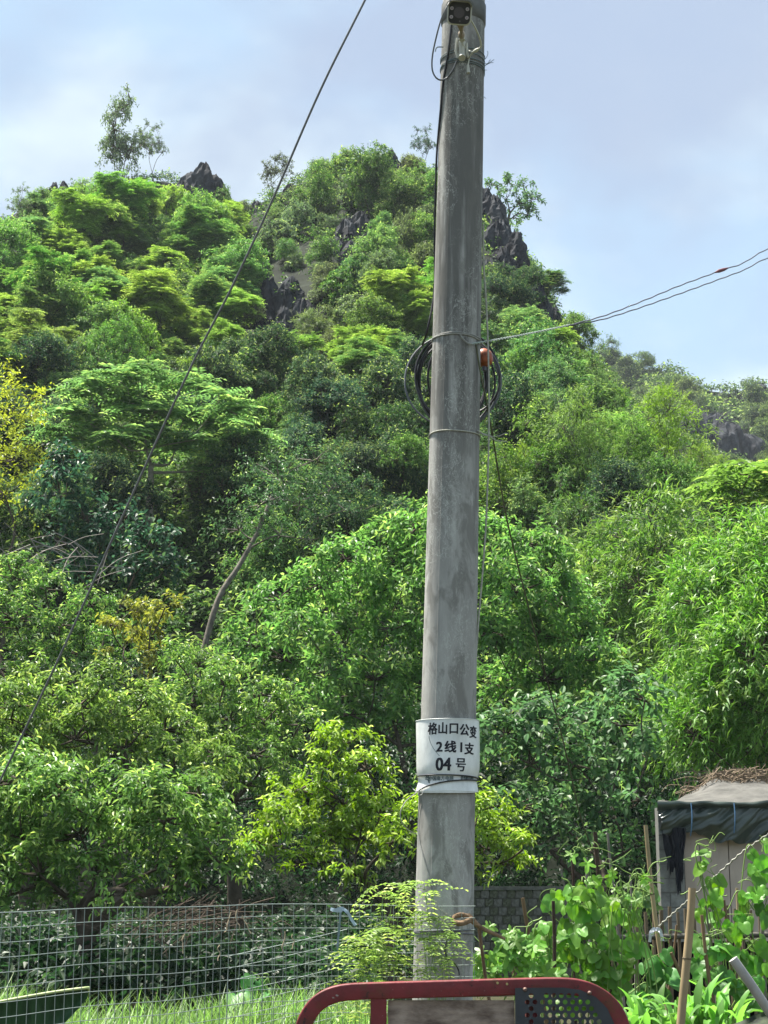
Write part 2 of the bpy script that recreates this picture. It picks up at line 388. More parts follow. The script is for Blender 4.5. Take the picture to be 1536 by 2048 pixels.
place_tree('yellow_green_tree', 'bright yellow-green tree spreading behind the pole just above the fence', 'tree',
  px_puffs([(690, 1490, 48), (650, 1530, 50), (735, 1540, 50), (600, 1580, 55), (680, 1600, 65), (760, 1610, 50), (560, 1640, 50), (640, 1670, 60), (720, 1680, 55), (790, 1680, 40), (530, 1690, 45), (600, 1730, 45), (690, 1740, 40), (860, 1650, 60), (900, 1600, 60), (960, 1620, 45), (1000, 1660, 42), (1045, 1700, 30), (970, 1700, 45), (900, 1720, 50), (1020, 1730, 25)], 15.5, .85, 4),
  'glossy', (.165, .265, .030), r0=.12, dens=32, seed=14, mat=LEAF_GLOSS)
place_tree('leafy_tree', 'green tree at the left edge below the grey bare twigs', 'tree',
  px_puffs([(30, 1160, 60), (90, 1180, 55), (30, 1240, 75), (120, 1250, 55), (180, 1210, 45), (70, 1310, 65), (160, 1310, 55), (210, 1270, 40), (-50, 1220, 80), (0, 1340, 60), (230, 1330, 45)], 23, .85, 5),
  'glossy', (.090, .175, .040), r0=.14, dens=21, seed=15)
place_tree('yellowing_bush', 'yellowing bush with orange leaf tips beside the leaning trunk', 'bush',
  px_puffs([(260, 1225, 40), (300, 1260, 42), (250, 1290, 42), (310, 1320, 40), (220, 1250, 30), (330, 1215, 30)], 21.5, .9, 6),
  dict(STY['glossy'], leaf=(.09, .04), young=.0), (.21, .23, .045), r0=.07, dens=9, seed=16)
cp = [(835, 1055, 55), (755, 1085, 55), (690, 1120, 48), (900, 1050, 60), (980, 1075, 60), (1060, 1090, 60), (1100, 1140, 55), (640, 1170, 55), (720, 1180, 65), (800, 1160, 70), (880, 1160, 70), (960, 1170, 70), (1040, 1180, 65), (1120, 1210, 60),
      (560, 1195, 50), (520, 1230, 35), (600, 1250, 60), (690, 1260, 65), (780, 1260, 70), (880, 1270, 70), (980, 1270, 65), (1070, 1270, 60), (1150, 1270, 55), (1190, 1320, 45), (500, 1290, 40), (570, 1320, 55), (660, 1340, 60), (750, 1360, 65), (850, 1370, 65), (1000, 1370, 60), (1090, 1360, 60), (1160, 1370, 50), (700, 1430, 55), (790, 1450, 60), (640, 1400, 45), (890, 1460, 60), (980, 1460, 50)]
place_tree('broad_central_tree', 'broad green tree behind the middle of the pole, tallest of the near trees', 'tree',
  px_puffs(cp, Yc, .8, 7, 1.1), 'central', (.120, .220, .055), r0=.2, dens=18, seed=17, twigs=.6, fork=.3)
place_tree('large_leaved_tree', 'dark large-leaved tree between the pole and the shack', 'tree',
  px_puffs([(1010, 1470, 55), (1090, 1450, 60), (1170, 1440, 55), (1240, 1450, 55), (1290, 1400, 50), (1060, 1530, 60), (1150, 1530, 60), (1240, 1540, 55), (1300, 1500, 45), (1030, 1610, 60), (1120, 1620, 60), (1210, 1620, 55), (1280, 1600, 45), (1100, 1700, 55), (1190, 1700, 50), (1270, 1690, 45), (1240, 1380, 40)], 20, .8, 8, .9),
  'palm_leaf', (.075, .145, .055), r0=.15, dens=16, seed=18, twigs=.6)
place_tree('bamboo_clump', 'tall arching bamboo clump at the right edge above the shack', 'bamboo',
  px_puffs([(1460, 1140, 80), (1530, 1110, 80), (1410, 1210, 70), (1490, 1220, 90), (1560, 1230, 90), (1420, 1300, 80), (1510, 1320, 90), (1400, 1390, 75), (1480, 1410, 85), (1560, 1420, 90), (1390, 1470, 65), (1460, 1490, 75), (1540, 1520, 80), (1350, 1420, 50), (1360, 1490, 45), (1600, 1130, 90)], 21.5, 1.1, 9, .9),
  'bamboo', (.10, .215, .034), r0=.05, dens=19, seed=19, twigs=.5)
place_tree('bamboo_clump', 'feathery bamboo clump behind the broad central tree and left of the edge bamboo', 'bamboo',
  px_puffs([(1180, 1130, 60), (1250, 1080, 55), (1320, 1100, 60), (1200, 1210, 60), (1280, 1180, 65), (1350, 1190, 60), (1230, 1280, 60), (1310, 1270, 60), (1370, 1290, 55), (1250, 1360, 50), (1330, 1350, 50), (1300, 1040, 45), (1380, 1080, 45)], 28, 1.1, 10, 1.2),
  dict(STY['bamboo'], leaf=(.2, .032), len=.7), (.085, .175, .032), r0=.05, dens=12, seed=20, twigs=.5)
place_tree('feathery_tree', 'bright feathery tree poking in at the right edge below the far hill', 'tree',
  px_puffs([(1500, 950, 40), (1550, 940, 60), (1460, 975, 30), (1530, 1000, 45), (1600, 970, 70)], 26, .5, 11),
  'pinnate', (.11, .20, .042), r0=.1, dens=8, seed=21)
p0 = [at(296, 1065, 36), at(300, 1000, 36), at(302, 930, 36)]
p0[0].z = hill_h(p0[0].x, 36) - .3
place_tree('umbrella_tree', 'pale-trunked tree with flat spreading sprays above the dark hollow', 'tree',
  px_puffs([(180, 780, 34), (235, 760, 30), (285, 750, 32), (340, 765, 34), (395, 780, 32), (440, 800, 28), (130, 825, 30), (180, 850, 34), (250, 815, 34), (310, 825, 30), (370, 830, 34), (430, 845, 30), (475, 830, 24), (470, 905, 30), (155, 890, 28), (425, 940, 28), (350, 900, 30), (500, 870, 24), (235, 880, 28), (290, 870, 26), (100, 860, 22), (390, 880, 26)], 36, .75, 12, 1.),
  'pinnate', (.125, .22, .070), r0=.10, dens=8, seed=22, bark=BARK_PALE, path=smooth_path(p0, 4), twigs=.3, tw=.015)
p1 = [at(402, 1262, 29), at(436, 1200, 29.2), at(478, 1132, 29.4), at(516, 1062, 29.6), at(545, 990, 29.8)]
p1[0].z -= .6
place_tree('leaning_tree', 'dark fine-leaved tree on a bare trunk leaning right over the dark hollow', 'tree',
  px_puffs([(560, 960, 60), (630, 920, 60), (520, 1010, 50), (600, 1010, 55), (660, 980, 45), (480, 1060, 40), (560, 1070, 45), (620, 1080, 40), (690, 1020, 40)], 30, .9, 13, .8),
  dict(STY['far_small'], leaf=(.085, .035), leaves=12), (.055, .105, .040), r0=.06, dens=7, seed=23, bark=BARK_GREY, path=smooth_path(p1, 4), twigs=.6)
place_tree('drooping_tree', 'dark drooping tree hung with creepers left of the umbrella tree trunks', 'tree',
  px_puffs([(130, 930, 50), (120, 990, 55), (170, 1040, 55), (230, 1050, 50), (290, 1100, 45), (120, 1080, 50), (200, 1110, 50), (330, 1140, 40), (270, 1150, 40), (150, 1140, 40), (340, 1090, 35)], 27, 1.1, 14, .8),
  'palm_leaf', (.028, .070, .034), r0=.1, dens=11, seed=24)
place_tree('yellow_tree', 'yellow-leaved tree at the left edge halfway up the hill', 'tree',
  px_puffs([(20, 770, 40), (60, 800, 40), (20, 840, 50), (70, 860, 40), (30, 920, 50), (70, 930, 30), (10, 990, 45), (-40, 860, 60), (-40, 950, 60)], 31, .9, 15, .7),
  dict(STY['far_small'], leaf=(.10, .045), young=.3), (.27, .31, .045), r0=.1, dens=7, seed=25)

#@@HILL TREES
def proto(kind_name, R_, H_, style, dens, seed, npuff=8, flat=.8, r0=.1, base_h=None, mat=None, bark=None, twigs=.6, tw=.014):
    """crown + trunk meshes about the origin, crown centre at height H_"""
    rng = np.random.default_rng(seed); puffs = []
    for i in range(npuff + 6):
        a = i * 2.4 + rng.uniform(-.9, .9); q = R_ * .86 * math.sqrt((i + .3) / (npuff + 6)) * rng.uniform(.6, 1.1)
        z = H_ + flat * R_ * (.45 - .8 * (q / R_) ** 2 + rng.uniform(-.55, .6))
        r = R_ * rng.uniform(.15, .36)
        puffs.append(((q * math.cos(a), q * math.sin(a), z), (r, r, r * (flat * .5 + .5))))
    me, P, C = crown_mesh(puffs, STY[style] if isinstance(style, str) else style, seed, dens)
    tm = trunk_mesh((0, 0, -.8), puffs, P, C, r0, seed, twigs=twigs, tw=tw)
    me.materials.append(mat or LEAF_FAR); tm.materials.append(bark or BARK)
    return (me, tm, R_, H_)
PR = {
 'broad': [proto('b', 1.9, 2.4, 'far_broad', 6, 101), proto('b', 2.1, 3.0, 'far_broad', 6, 102, npuff=10), proto('b', 1.7, 2.2, dict(STY['far_broad'], leaf=(.17, .085)), 7, 103, flat=1.25)],
 'feather': [proto('f', 2.1, 3.0, 'pinnate', 4.2, 111, flat=.8, npuff=9), proto('f', 1.9, 3.4, dict(STY['pinnate'], leaf=(.2, .07), len=.8), 4.2, 112, flat=.95), proto('f', 2.3, 3.2, 'pinnate', 4.0, 113, flat=.75, npuff=11)],
 'dark': [proto('d', 1.9, 2.6, 'far_small', 6.5, 121, flat=1.0), proto('d', 2.2, 2.8, 'far_small', 6, 122, npuff=11)],
 'shrub': [proto('s', 1.1, .8, 'far_small', 10, 131, npuff=6, r0=.05), proto('s', 1.3, .9, dict(STY['far_broad'], leaf=(.15, .08), len=.3), 9, 132, npuff=7, r0=.05), proto('s', 1.2, 1.0, dict(STY['bamboo'], leaf=(.3, .03), len=.5), 6, 133, npuff=6, r0=.04)],
 'bamboo': [proto('m', 1.7, 3.2, dict(STY['bamboo'], leaf=(.22, .036), len=.8), 4.2, 141, flat=1.3, npuff=9, r0=.05), proto('m', 1.5, 3.0, dict(STY['bamboo'], leaf=(.2, .032), len=.8), 4.2, 142, flat=1.5, r0=.05)],
 'wispy': [proto('w', 1.5, 1.7, 'wispy', 4.2, 151, npuff=9, flat=1.25, r0=.06, twigs=.9, tw=.018), proto('w', 1.6, 2.8, 'wispy', 3.6, 152, npuff=8, flat=.8, r0=.06, twigs=.9, tw=.018)],
}
PR['bare'] = [proto('n', 1.5, 2.8, 'wispy', .9, 161, npuff=12, r0=.05, twigs=1., tw=.018), proto('n', 1.4, 2.4, 'wispy', .5, 162, npuff=12, r0=.05, twigs=1., tw=.018)]
NAMES = {'bare': ('bare_tree', 'tree'), 'broad': ('broadleaf_tree', 'tree'), 'feather': ('feathery_tree', 'tree'), 'dark': ('dark_leaved_tree', 'tree'), 'shrub': ('shrub', 'shrub'), 'bamboo': ('bamboo_clump', 'bamboo'), 'wispy': ('sparse_tree', 'tree')}
trng = random.Random(7)
def put(kind, var, px, py, radius_px, color, label, group=None, h=hill_h, Y0=27, Y1=112, sx=1., lift=0):
    """stand a tree on the hill so that its crown shows round (px, py)"""
    me, tm, R_, H_ = PR[kind][var % len(PR[kind])]
    Y = Y0; loc = None; pr = random.Random(int(px * 131 + py * 17))
    while Y < Y1:
        p = at(px, py, Y); s = radius_px / ppm(p) / R_
        if p.z <= h(p.x, Y) + H_ * s * .9 + lift: loc = p; break
        Y += .5
    sz = pr.uniform(.92, 1.22)
    if loc is None:                              # stands on the skyline: root it in the ridge
        if kind not in ('wispy', 'bare'): return None
        loc = at(px, py, YR - 2); s = radius_px / ppm(loc) / R_; hb = h(loc.x, loc.y) - .2
        sz = (loc.z - hb) / (H_ * s); zb_ = hb
    else: zb_ = loc.z - H_ * s * 1.1
    root = bpy.data.objects.new(NAMES[kind][0], None); sc.collection.objects.link(root)
    root.location = (loc.x, loc.y, zb_); root.rotation_euler = (pr.uniform(-.08, .08), pr.uniform(-.08, .08), pr.uniform(0, 6.28))
    root.scale = (s * pr.uniform(.85, 1.1), s * pr.uniform(.85, 1.1), s * sz)
    tag(root, label, NAMES[kind][1], group)
    c = obj('crown', me, None, root); c.color = (*color, 1)
    obj('trunk', tm, None, root)
    return root
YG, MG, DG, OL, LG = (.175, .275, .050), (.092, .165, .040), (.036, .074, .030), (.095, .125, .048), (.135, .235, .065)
spec = [
 # kind, variant, px, py, radius, colour, label
 ('wispy', 0, 248, 292, 60, (.09, .13, .06), 'tall sparse tree standing against the sky on the left crest'),
 ('wispy', 1, 308, 285, 30, (.09, .13, .06), 'small pale crown leaning right of the tall sparse crest tree'),
 ('wispy', 1, 845, 285, 36, (.05, .09, .06), 'thin bluish tree on the crest just left of the pole'),
 ('wispy', 1, 40, 410, 36, (.10, .15, .06), 'thin sky-lit tree on the crest at the left edge'),
 ('bare', 0, 500, 640, 34, (.09, .11, .05), 'thin half-bare tree beside the black rock face'),
 ('bare', 1, 880, 560, 30, (.09, .11, .05), 'bare twiggy tree touching the left edge of the pole'),
 ('bare', 1, 400, 990, 55, (.06, .10, .04), 'bare pale branches below the umbrella tree'),
 ('bare', 0, 1130, 850, 34, (.10, .13, .05), 'half-bare tree on the right slope'),
 ('bare', 0, 555, 350, 42, (.07, .09, .05), 'nearly bare tree in the dip between the two hill tops'),
 ('broad', 0, 688, 345, 58, MG, 'rounded tree topping the right-hand hill top left of the pole'),
 ('broad', 1, 740, 370, 60, (.060, .11, .025), 'bushy tree just below the rocks of the right-hand hill top'),
 ('broad', 2, 640, 395, 45, MG, 'green tree in the saddle under the cable'),
 ('broad', 2, 835, 385, 50, MG, 'tree below the crest touching the left side of the pole'),
 ('feather', 0, 1110, 575, 38, (.05, .12, .03), 'feathery tree jutting from the right edge of the cliff'),
 ('dark', 0, 1055, 585, 38, DG, 'dark tree clinging to the cliff edge below the rocks'),
 ('dark', 1, 1010, 590, 55, DG, 'dark tree right of the pole below the cliff rocks'),
 ('feather', 1, 790, 600, 62, YG, 'bright yellow-green tree in front of the rock face left of the pole'),
 ('feather', 2, 690, 715, 50, YG, 'yellow-green flat-topped tree below the black rock face'),
 ('feather', 0, 760, 690, 60, YG, 'yellow-green layered tree left of the cable coil'),
 ('feather', 1, 840, 650, 45, YG, 'small yellow-green tree touching the pole above the cable coil'),
 ('broad', 0, 765, 520, 55, LG, 'light green tree standing alone on the rocky face'),
 ('feather', 2, 90, 580, 75, (.08, .18, .035), 'layered green tree on the left slope below the crest'),
 ('feather', 0, 290, 610, 85, YG, 'wide yellow-green layered tree crossing the cable on the left slope'),
 ('feather', 1, 180, 560, 60, YG, 'upright yellow-green tree on the left slope'),
 ('feather', 2, 425, 470, 50, YG, 'yellow-green tree beside the pointed black rock'),
 ('dark', 0, 560, 740, 75, DG, 'dark-crowned tree left of centre beneath the black rock face'),
 ('dark', 1, 640, 800, 75, DG, 'dark glossy tree in the middle of the slope'),
 ('dark', 0, 480, 740, 60, (.04, .08, .03), 'dark tree right behind the umbrella tree'),
 ('broad', 1, 540, 850, 60, (.085, .165, .035), 'light-tipped tree right of the umbrella tree'),
 ('dark', 1, 720, 930, 75, (.045, .085, .035), 'grey-green tree above the broad central tree'),
 ('dark', 0, 820, 900, 65, (.050, .100, .035), 'green tree touching the pole above the broad central tree'),
 ('broad', 2, 760, 830, 60, (.055, .11, .03), 'mid-green tree left of the pole under the cable coil'),
 ('bamboo', 0, 1040, 1000, 60, (.15, .24, .025), 'yellow-tipped bamboo right of the pole behind the central tree'),
 ('bamboo', 1, 1340, 900, 80, (.14, .23, .025), 'golden-green bamboo sloping down below the far hill'),
 ('bamboo', 0, 1250, 960, 60, (.10, .17, .03), 'olive bamboo clump below the golden-green bamboo'),
 ('bamboo', 1, 1420, 960, 55, (.13, .21, .03), 'pale bamboo clump next to the feathery tree at right'),
 ('dark', 0, 1080, 880, 70, DG, 'dark tree on the right slope beside the loose tie ends'),
 ('dark', 1, 1160, 940, 70, DG, 'dark tree in the lower right slope above the bamboo'),
 ('dark', 0, 1440, 1060, 50, (.03, .06, .025), 'dark tree beneath the feathery tree at the right edge'),
 ('dark', 1, 1300, 880, 40, DG, 'small dark crown among the golden-green bamboo'),
 ('feather', 0, 1150, 780, 62, LG, 'light feathery tree on the right slope'),
 ('feather', 1, 1090, 700, 60, YG, 'yellow-green tree under the twisted wires'),
 ('broad', 0, 1160, 680, 45, MG, 'tree on the skyline where the twisted wires part'),
]
pc = smooth_path([at(1000, 478, 70.5), at(1012, 452, 70.2), at(1020, 425, 70)], 4)
place_tree('cliff_tree', 'airy tree overhanging from the dark rocks right of the pole', 'tree',
  px_puffs([(992, 372, 22), (1020, 366, 24), (1048, 376, 26), (1062, 400, 22), (1040, 405, 20), (1012, 395, 18), (1056, 430, 18), (1030, 436, 15)], 70, .7, 16, .6),
  dict(STY['wispy'], leaf=(.20, .09)), (.075, .135, .05), r0=.09, dens=5, seed=26, path=pc, twigs=.8, tw=.018, mat=LEAF_FAR)
for k, v, x, y, r, c, lab in spec:
    put(k, v, x, y, r, c, lab)

def in_poly_region(px, py):
    """kind, colour, label, group for the filler growth at a pixel"""
    r = trng.random()
    if py < 480 and px < 480: return (('shrub', 'broad', 'feather')[int(r * 3)], trng.choice([YG, MG, YG]), 'leafy green crown on the upper left shoulder of the hill')
    if px < 480 and py < 720: return (('feather', 'broad', 'feather', 'broad')[int(r * 4)], trng.choice([YG, YG, LG, MG]), 'yellow-green tree in the thicket on the left slope of the hill')
    if 470 <= px < 720 and 400 < py < 720: return ('shrub', trng.choice([OL, MG, OL]), 'low olive shrub growing among the black rocks')
    if px < 960 and py < 560: return (('broad', 'shrub')[int(r * 2)], trng.choice([MG, OL, MG]), 'green crown on the upper right shoulder of the hill behind the pole')
    if px < 960 and py < 760: return (('broad', 'feather', 'dark')[int(r * 3)], trng.choice([MG, YG, LG]), 'green tree on the middle slope left of the pole')
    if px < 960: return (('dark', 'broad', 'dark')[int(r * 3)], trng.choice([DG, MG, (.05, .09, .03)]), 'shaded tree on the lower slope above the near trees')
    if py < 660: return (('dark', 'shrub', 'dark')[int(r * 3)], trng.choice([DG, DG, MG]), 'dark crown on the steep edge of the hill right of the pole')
    if py < 860: return (('broad', 'feather', 'broad', 'dark')[int(r * 4)], trng.choice([MG, YG, LG, MG]), 'green tree on the right slope of the hill')
    return (('bamboo', 'dark', 'bamboo', 'broad')[int(r * 4)], trng.choice([DG, YG, MG, (.10, .17, .03)]), 'crown in the mixed bamboo and trees low on the right slope')
MARKS = [(245, 285, 'tall sparse crest tree'), (405, 350, 'pointed black rock'), (680, 330, 'rounded hilltop tree'), (795, 315, 'broken skyline rocks'), (1000, 440, 'dark cliff rocks'),
         (560, 620, 'black rock face'), (700, 460, 'ribbed dark rock'), (545, 365, 'nearly bare saddle tree'), (310, 830, 'pale-trunked umbrella tree'), (40, 870, 'yellow tree'), (112, 370, 'small rock at the far left'),
         (915, 690, 'wire ties on the pole'), (905, 780, 'cable coil'), (1340, 880, 'golden-green bamboo'), (1500, 950, 'feathery tree at the edge'), (1120, 655, 'parting of the twin wires'), (1300, 740, 'distant hill'),
         (480, 1150, 'leaning trunk'), (850, 1030, 'broad central tree'), (290, 610, 'wide layered tree'), (640, 800, 'dark glossy mid-slope tree'), (1110, 575, 'feathery cliff-edge tree'), (895, 500, 'upper pole shaft'), (150, 560, 'upright left-slope tree'), (1090, 880, 'dark right-slope tree')]
SEEN = set()
def cname(c):
    r_, g_, b_ = c
    if r_ / g_ > .56: return 'yellow-green' if g_ > .15 else 'olive'
    return 'dark green' if g_ < .085 else ('mid-green' if g_ < .15 else 'light green')
def hill_label(kind, c, x, y, rad, base):
    sz = 'small' if rad < base * .78 else ('large' if rad > base * .95 else 'middling')
    kn = {'broad': 'broadleaf tree', 'feather': 'feathery tree', 'dark': 'fine-leaved tree', 'shrub': 'shrub', 'bamboo': 'bamboo clump', 'wispy': 'sparse tree'}[kind]
    m = sorted(MARKS, key=lambda q: (q[0] - x) ** 2 + (q[1] - y) ** 2); outs = []
    for q in m[:2]:
        dx, dy = x - q[0], y - q[1]
        d = ('right of' if dx > 0 else 'left of') if abs(dx) > abs(dy) * 1.6 else (('below' if dy > 0 else 'above') if abs(dy) > abs(dx) * 1.6 else ('below and right of' if dy > 0 else 'above and right of') if dx > 0 else ('below and left of' if dy > 0 else 'above and left of'))
        outs.append('%s %s %s %s the %s' % (sz, cname(c), kn, d, q[2]))
    outs.append('%s %s %s between the %s and the %s' % (sz, cname(c), kn, m[0][2], m[1][2]))
    outs.append('%s %s %s between the %s and the %s' % (sz, cname(c), kn, m[0][2], m[2][2]))
    for l_ in outs:
        if l_ not in SEEN and len(l_.replace('-', ' ').split()) <= 16: SEEN.add(l_); return l_
    return min(outs, key=lambda q: len(q.replace('-', ' ').split()))
py = 345; row = 0
while py < 1180:
    step = 40 + (py - 350) * .045
    px = -60 + (row % 2) * step * .5
    while px < 1600:
        x = px + trng.uniform(-.4, .4) * step; y = py + trng.uniform(-.38, .38) * step
        skip = any((x - a) ** 2 / rx ** 2 + (y - b) ** 2 / ry ** 2 < 1 for a, b, rx, ry in
                [(560, 640, 58, 100), (405, 375, 72, 44), (1000, 470, 60, 105), (705, 470, 55, 50), (1080, 600, 30, 40), (790, 325, 50, 22), (860, 1200, 330, 130), (1480, 1130, 110, 120), (420, 1090, 120, 110), (180, 1180, 260, 110)])
        sky_y = lerp_tab([(a, b - 14) for a, b in ridge_px], x)
        if y > sky_y + 10 and not skip and not (884 < x < 945 and y > 400):
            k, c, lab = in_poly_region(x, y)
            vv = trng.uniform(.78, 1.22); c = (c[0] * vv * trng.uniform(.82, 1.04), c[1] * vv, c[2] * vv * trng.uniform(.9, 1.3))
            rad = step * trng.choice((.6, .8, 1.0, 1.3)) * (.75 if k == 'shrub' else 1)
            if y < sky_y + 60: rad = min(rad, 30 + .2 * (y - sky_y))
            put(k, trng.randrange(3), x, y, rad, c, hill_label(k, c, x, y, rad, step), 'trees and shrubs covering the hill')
        px += step * 1.12
    py += step * .74; row += 1
# undergrowth that closes the hillside between the trees
ug = Acc(); rng = np.random.default_rng(77)
n = 9000
P = []
for x, y in zip(rng.uniform(-30, 42, n), rng.uniform(26, 76, n)):
    p = (x, y, hill_h(x, y) + .1); a, b = project(p)
    if -60 < a < 1600 and b < 1750 and not (470 < a < 620 and 520 < b < 720 and rng.uniform() < .35): P.append(p)
for _ in range(5200):                       # the steep banks need more plants for the same ground
    y = rng.uniform(28, 44); x = rng.uniform(-.27, .27) * y
    P.append((x, y, hill_h(x, y) + rng.uniform(0, .5)))
P = np.array(P)
spray(ug, P, nrm(np.array([[0, -.4, 1.]]) + rng.normal(size=(len(P), 3)) * .3), dict(STY['far_broad'], shoots=4, leaves=6, leaf=(.17, .08), len=.55), rng)
o = ug.build('undergrowth', LEAF_FAR); o['kind'] = 'stuff'; o['label'] = 'dense green undergrowth between the trees on the hillside'; o.color = (.05, .095, .025, 1)

# the slopes to either side of the view
sg = Acc(); rs = np.random.default_rng(91); P = []
for x, y in zip(rs.uniform(-46, 58, 16000), rs.uniform(26.5, 80, 16000)):
    a, b = project((x, y, hill_h(x, y)))
    if -1500 < a < -40 or 1580 < a < 3000: P.append((x, y, hill_h(x, y) + rs.uniform(0, 1) ** 2 * 2.2))
P = np.array(P)
spray(sg, P, nrm(np.array([[0, -.3, 1.]]) + rs.normal(size=(len(P), 3)) * .5), dict(STY['far_broad'], shoots=3, leaves=5, leaf=(.34, .17), len=.8), rs)
o = sg.build('hillside_growth', LEAF_FAR); o['kind'] = 'stuff'; o['label'] = 'mixed green growth on the slopes beyond the edges of the view'; o.color = (.09, .16, .04, 1)
# far hill growth
FMARKS = [(1430, 860, 'grey cliff bands of the distant hill'), (1505, 775, 'grey knob on the distant skyline'), (1330, 780, 'rocks under the distant top'), (1200, 730, 'foot of the distant ridge'), (1280, 720, 'distant hill top'), (1400, 795, 'dip in the distant skyline'), (1530, 850, 'right end of the distant slope')]
def far_label(kind, c, x, y):
    kn = {'broad': 'round crown', 'dark': 'fine-leaved crown', 'shrub': 'low shrub'}[kind]; col_ = cname(c); outs = []
    for q in sorted(FMARKS, key=lambda q: (q[0] - x) ** 2 + (q[1] - y) ** 2)[:3]:
        dx, dy = x - q[0], y - q[1]
        d = ('right of' if dx > 0 else 'left of') if abs(dx) > abs(dy) * 1.6 else (('below' if dy > 0 else 'above') if abs(dy) > abs(dx) * 1.6 else ('below and right of' if dy > 0 else 'above and right of') if dx > 0 else ('below and left of' if dy > 0 else 'above and left of'))
        for near in ('just ', 'well '):
            if (near == 'just ') == (math.hypot(dx, dy) < 38): outs.append('%s %s %s %s%s the %s' % (trng.choice(('tiny', 'small')), col_, kn, near, d, q[2]))
    for l_ in outs:
        if l_ not in SEEN and len(l_.replace('-', ' ').split()) <= 16: SEEN.add(l_); return l_
    return min(outs, key=lambda q: len(q.replace('-', ' ').split()))
cnt = 0
for i in range(700):
    if cnt >= 85: break
    x = trng.uniform(1130, 1580); y = trng.uniform(705, 940)
    sky_y = lerp_tab([(1130, 745), (1200, 722), (1260, 716), (1330, 724), (1400, 779), (1450, 800), (1500, 794), (1536, 789), (1620, 764)], x)
    if y < sky_y: continue
    if (x - 1410) ** 2 / 70 ** 2 + (y - 845) ** 2 / 45 ** 2 < 1 and trng.random() < .75: continue
    if (x - 1440) ** 2 / 90 ** 2 + (y - 880) ** 2 / 28 ** 2 < 1: continue
    if (x - 1505) ** 2 / 22 ** 2 + (y - 780) ** 2 / 12 ** 2 < 1: continue
    k = trng.choice(['broad', 'dark', 'shrub', 'broad']); c = trng.choice([(.055, .095, .030), (.045, .075, .03), (.07, .11, .03)])
    if put(k, trng.randrange(3), x, y, trng.uniform(20, 32), c, far_label(k, c, x, y), 'growth on the distant hill', h=far_h, Y0=105, Y1=200): cnt += 1
ug = Acc(); P = []
for i in range(5000):
    x = rng.uniform(20, 80); y = rng.uniform(120, 182); p = (x, y, far_h(x, y) + .2); a, b = project(p)
    if 1120 < a < 1600 and b < 960 and not ((a - 1420) ** 2 / 80 ** 2 + (b - 870) ** 2 / 45 ** 2 < 1 and rng.uniform() < .8): P.append(p)
P = np.array(P)
spray(ug, P, nrm(np.array([[0, -.4, 1.]]) + rng.normal(size=(len(P), 3)) * .3), dict(STY['far_broad'], shoots=3, leaves=5, leaf=(.5, .25), len=1.3), rng)
o = ug.build('undergrowth', LEAF_FAR); o['kind'] = 'stuff'; o['label'] = 'low green growth over the distant hill'; o.color = (.055, .09, .03, 1)

# karst outcrops: clusters of jagged spires
def outcrop(label, blobs, Y, seed, h=hill_h, cuts=3):
    rng_ = random.Random(seed); A = Acc()
    for (px, py, wpx, hpx) in blobs:
        Yk = 30. if h is hill_h else 105.
        while Yk < Y:
            m_ = at(px, py + hpx * .55, Yk)
            if m_.z <= h(m_.x, Yk): break
            Yk += .5
        top = at(px, py, min(Y, Yk) ); s = 1 / ppm(top); w_, h_ = wpx * s, hpx * s * 1.3
        cx, cy, cz = top.x, top.y + rng_.uniform(-.3, .3), top.z
        seg, rings = 26, 22; V = []; off_ = Vector((seed * 3.1, px * .13, 0)); lean = rng_.uniform(-.2, .2)
        for i in range(rings + 1):
            t = i / rings; z = cz - h_ * (1 - t)
            rr = w_ * .55 * max(.06, 1 - t ** 3.2 * .75)
            for j in range(seg):
                a = j / seg * 2 * math.pi
                q = Vector((math.cos(a) * 1.3, math.sin(a) * 1.3, t * h_ / max(w_, .3) * .8))
                flute = 1 - 2 * abs(noise.noise(Vector((q.x * 2.6, q.y * 2.6, q.z * .7)) + off_))
                rid = 1 - 2 * abs(noise.noise(q * 2.2 + off_)); fine_ = noise.noise(q * 6 + off_)
                k = .72 + .55 * noise.noise(q + off_) + .32 * flute + .25 * rid + .16 * fine_
                step = .07 * h_ * noise.noise(Vector((math.cos(a) * 2, math.sin(a) * 2, seed + px))) * t
                V.append((cx + math.cos(a) * rr * k + lean * h_ * t * .3, cy + math.sin(a) * rr * k * .9, z + step + .10 * w_ * fine_))
        V.append((cx + lean * h_ * .3, cy, cz - .02 * h_))
        n_ = seg; fs = [(i * n_ + j, i * n_ + (j + 1) % n_, (i + 1) * n_ + (j + 1) % n_, (i + 1) * n_ + j) for i in range(rings) for j in range(n_)]
        A.add(V, fs)
        base = rings * n_
        A.add(V[base:base + n_] + [V[-1]], [(j, (j + 1) % n_, n_) for j in range(n_)])
    return tag(A.build('rock_outcrop', ROCK), label, 'rock')
outcrop('pointed black rock on the left hill top', [(405, 330, 46, 80), (385, 345, 54, 80), (428, 352, 50, 70), (362, 362, 48, 60), (446, 378, 36, 50), (340, 372, 36, 40)], 72, 1)
outcrop('broken grey rocks on the skyline left of the pole', [(760, 312, 26, 45), (785, 305, 24, 45), (812, 312, 26, 45), (835, 322, 20, 40), (800, 325, 30, 50)], 73, 2)
outcrop('tall dark cliff rocks right of the pole', [(985, 395, 60, 110), (968, 380, 50, 110), (1008, 440, 60, 100), (1026, 470, 50, 110), (1004, 500, 64, 100), (990, 440, 60, 120), (1030, 540, 50, 90), (980, 520, 60, 90)], 70, 3)
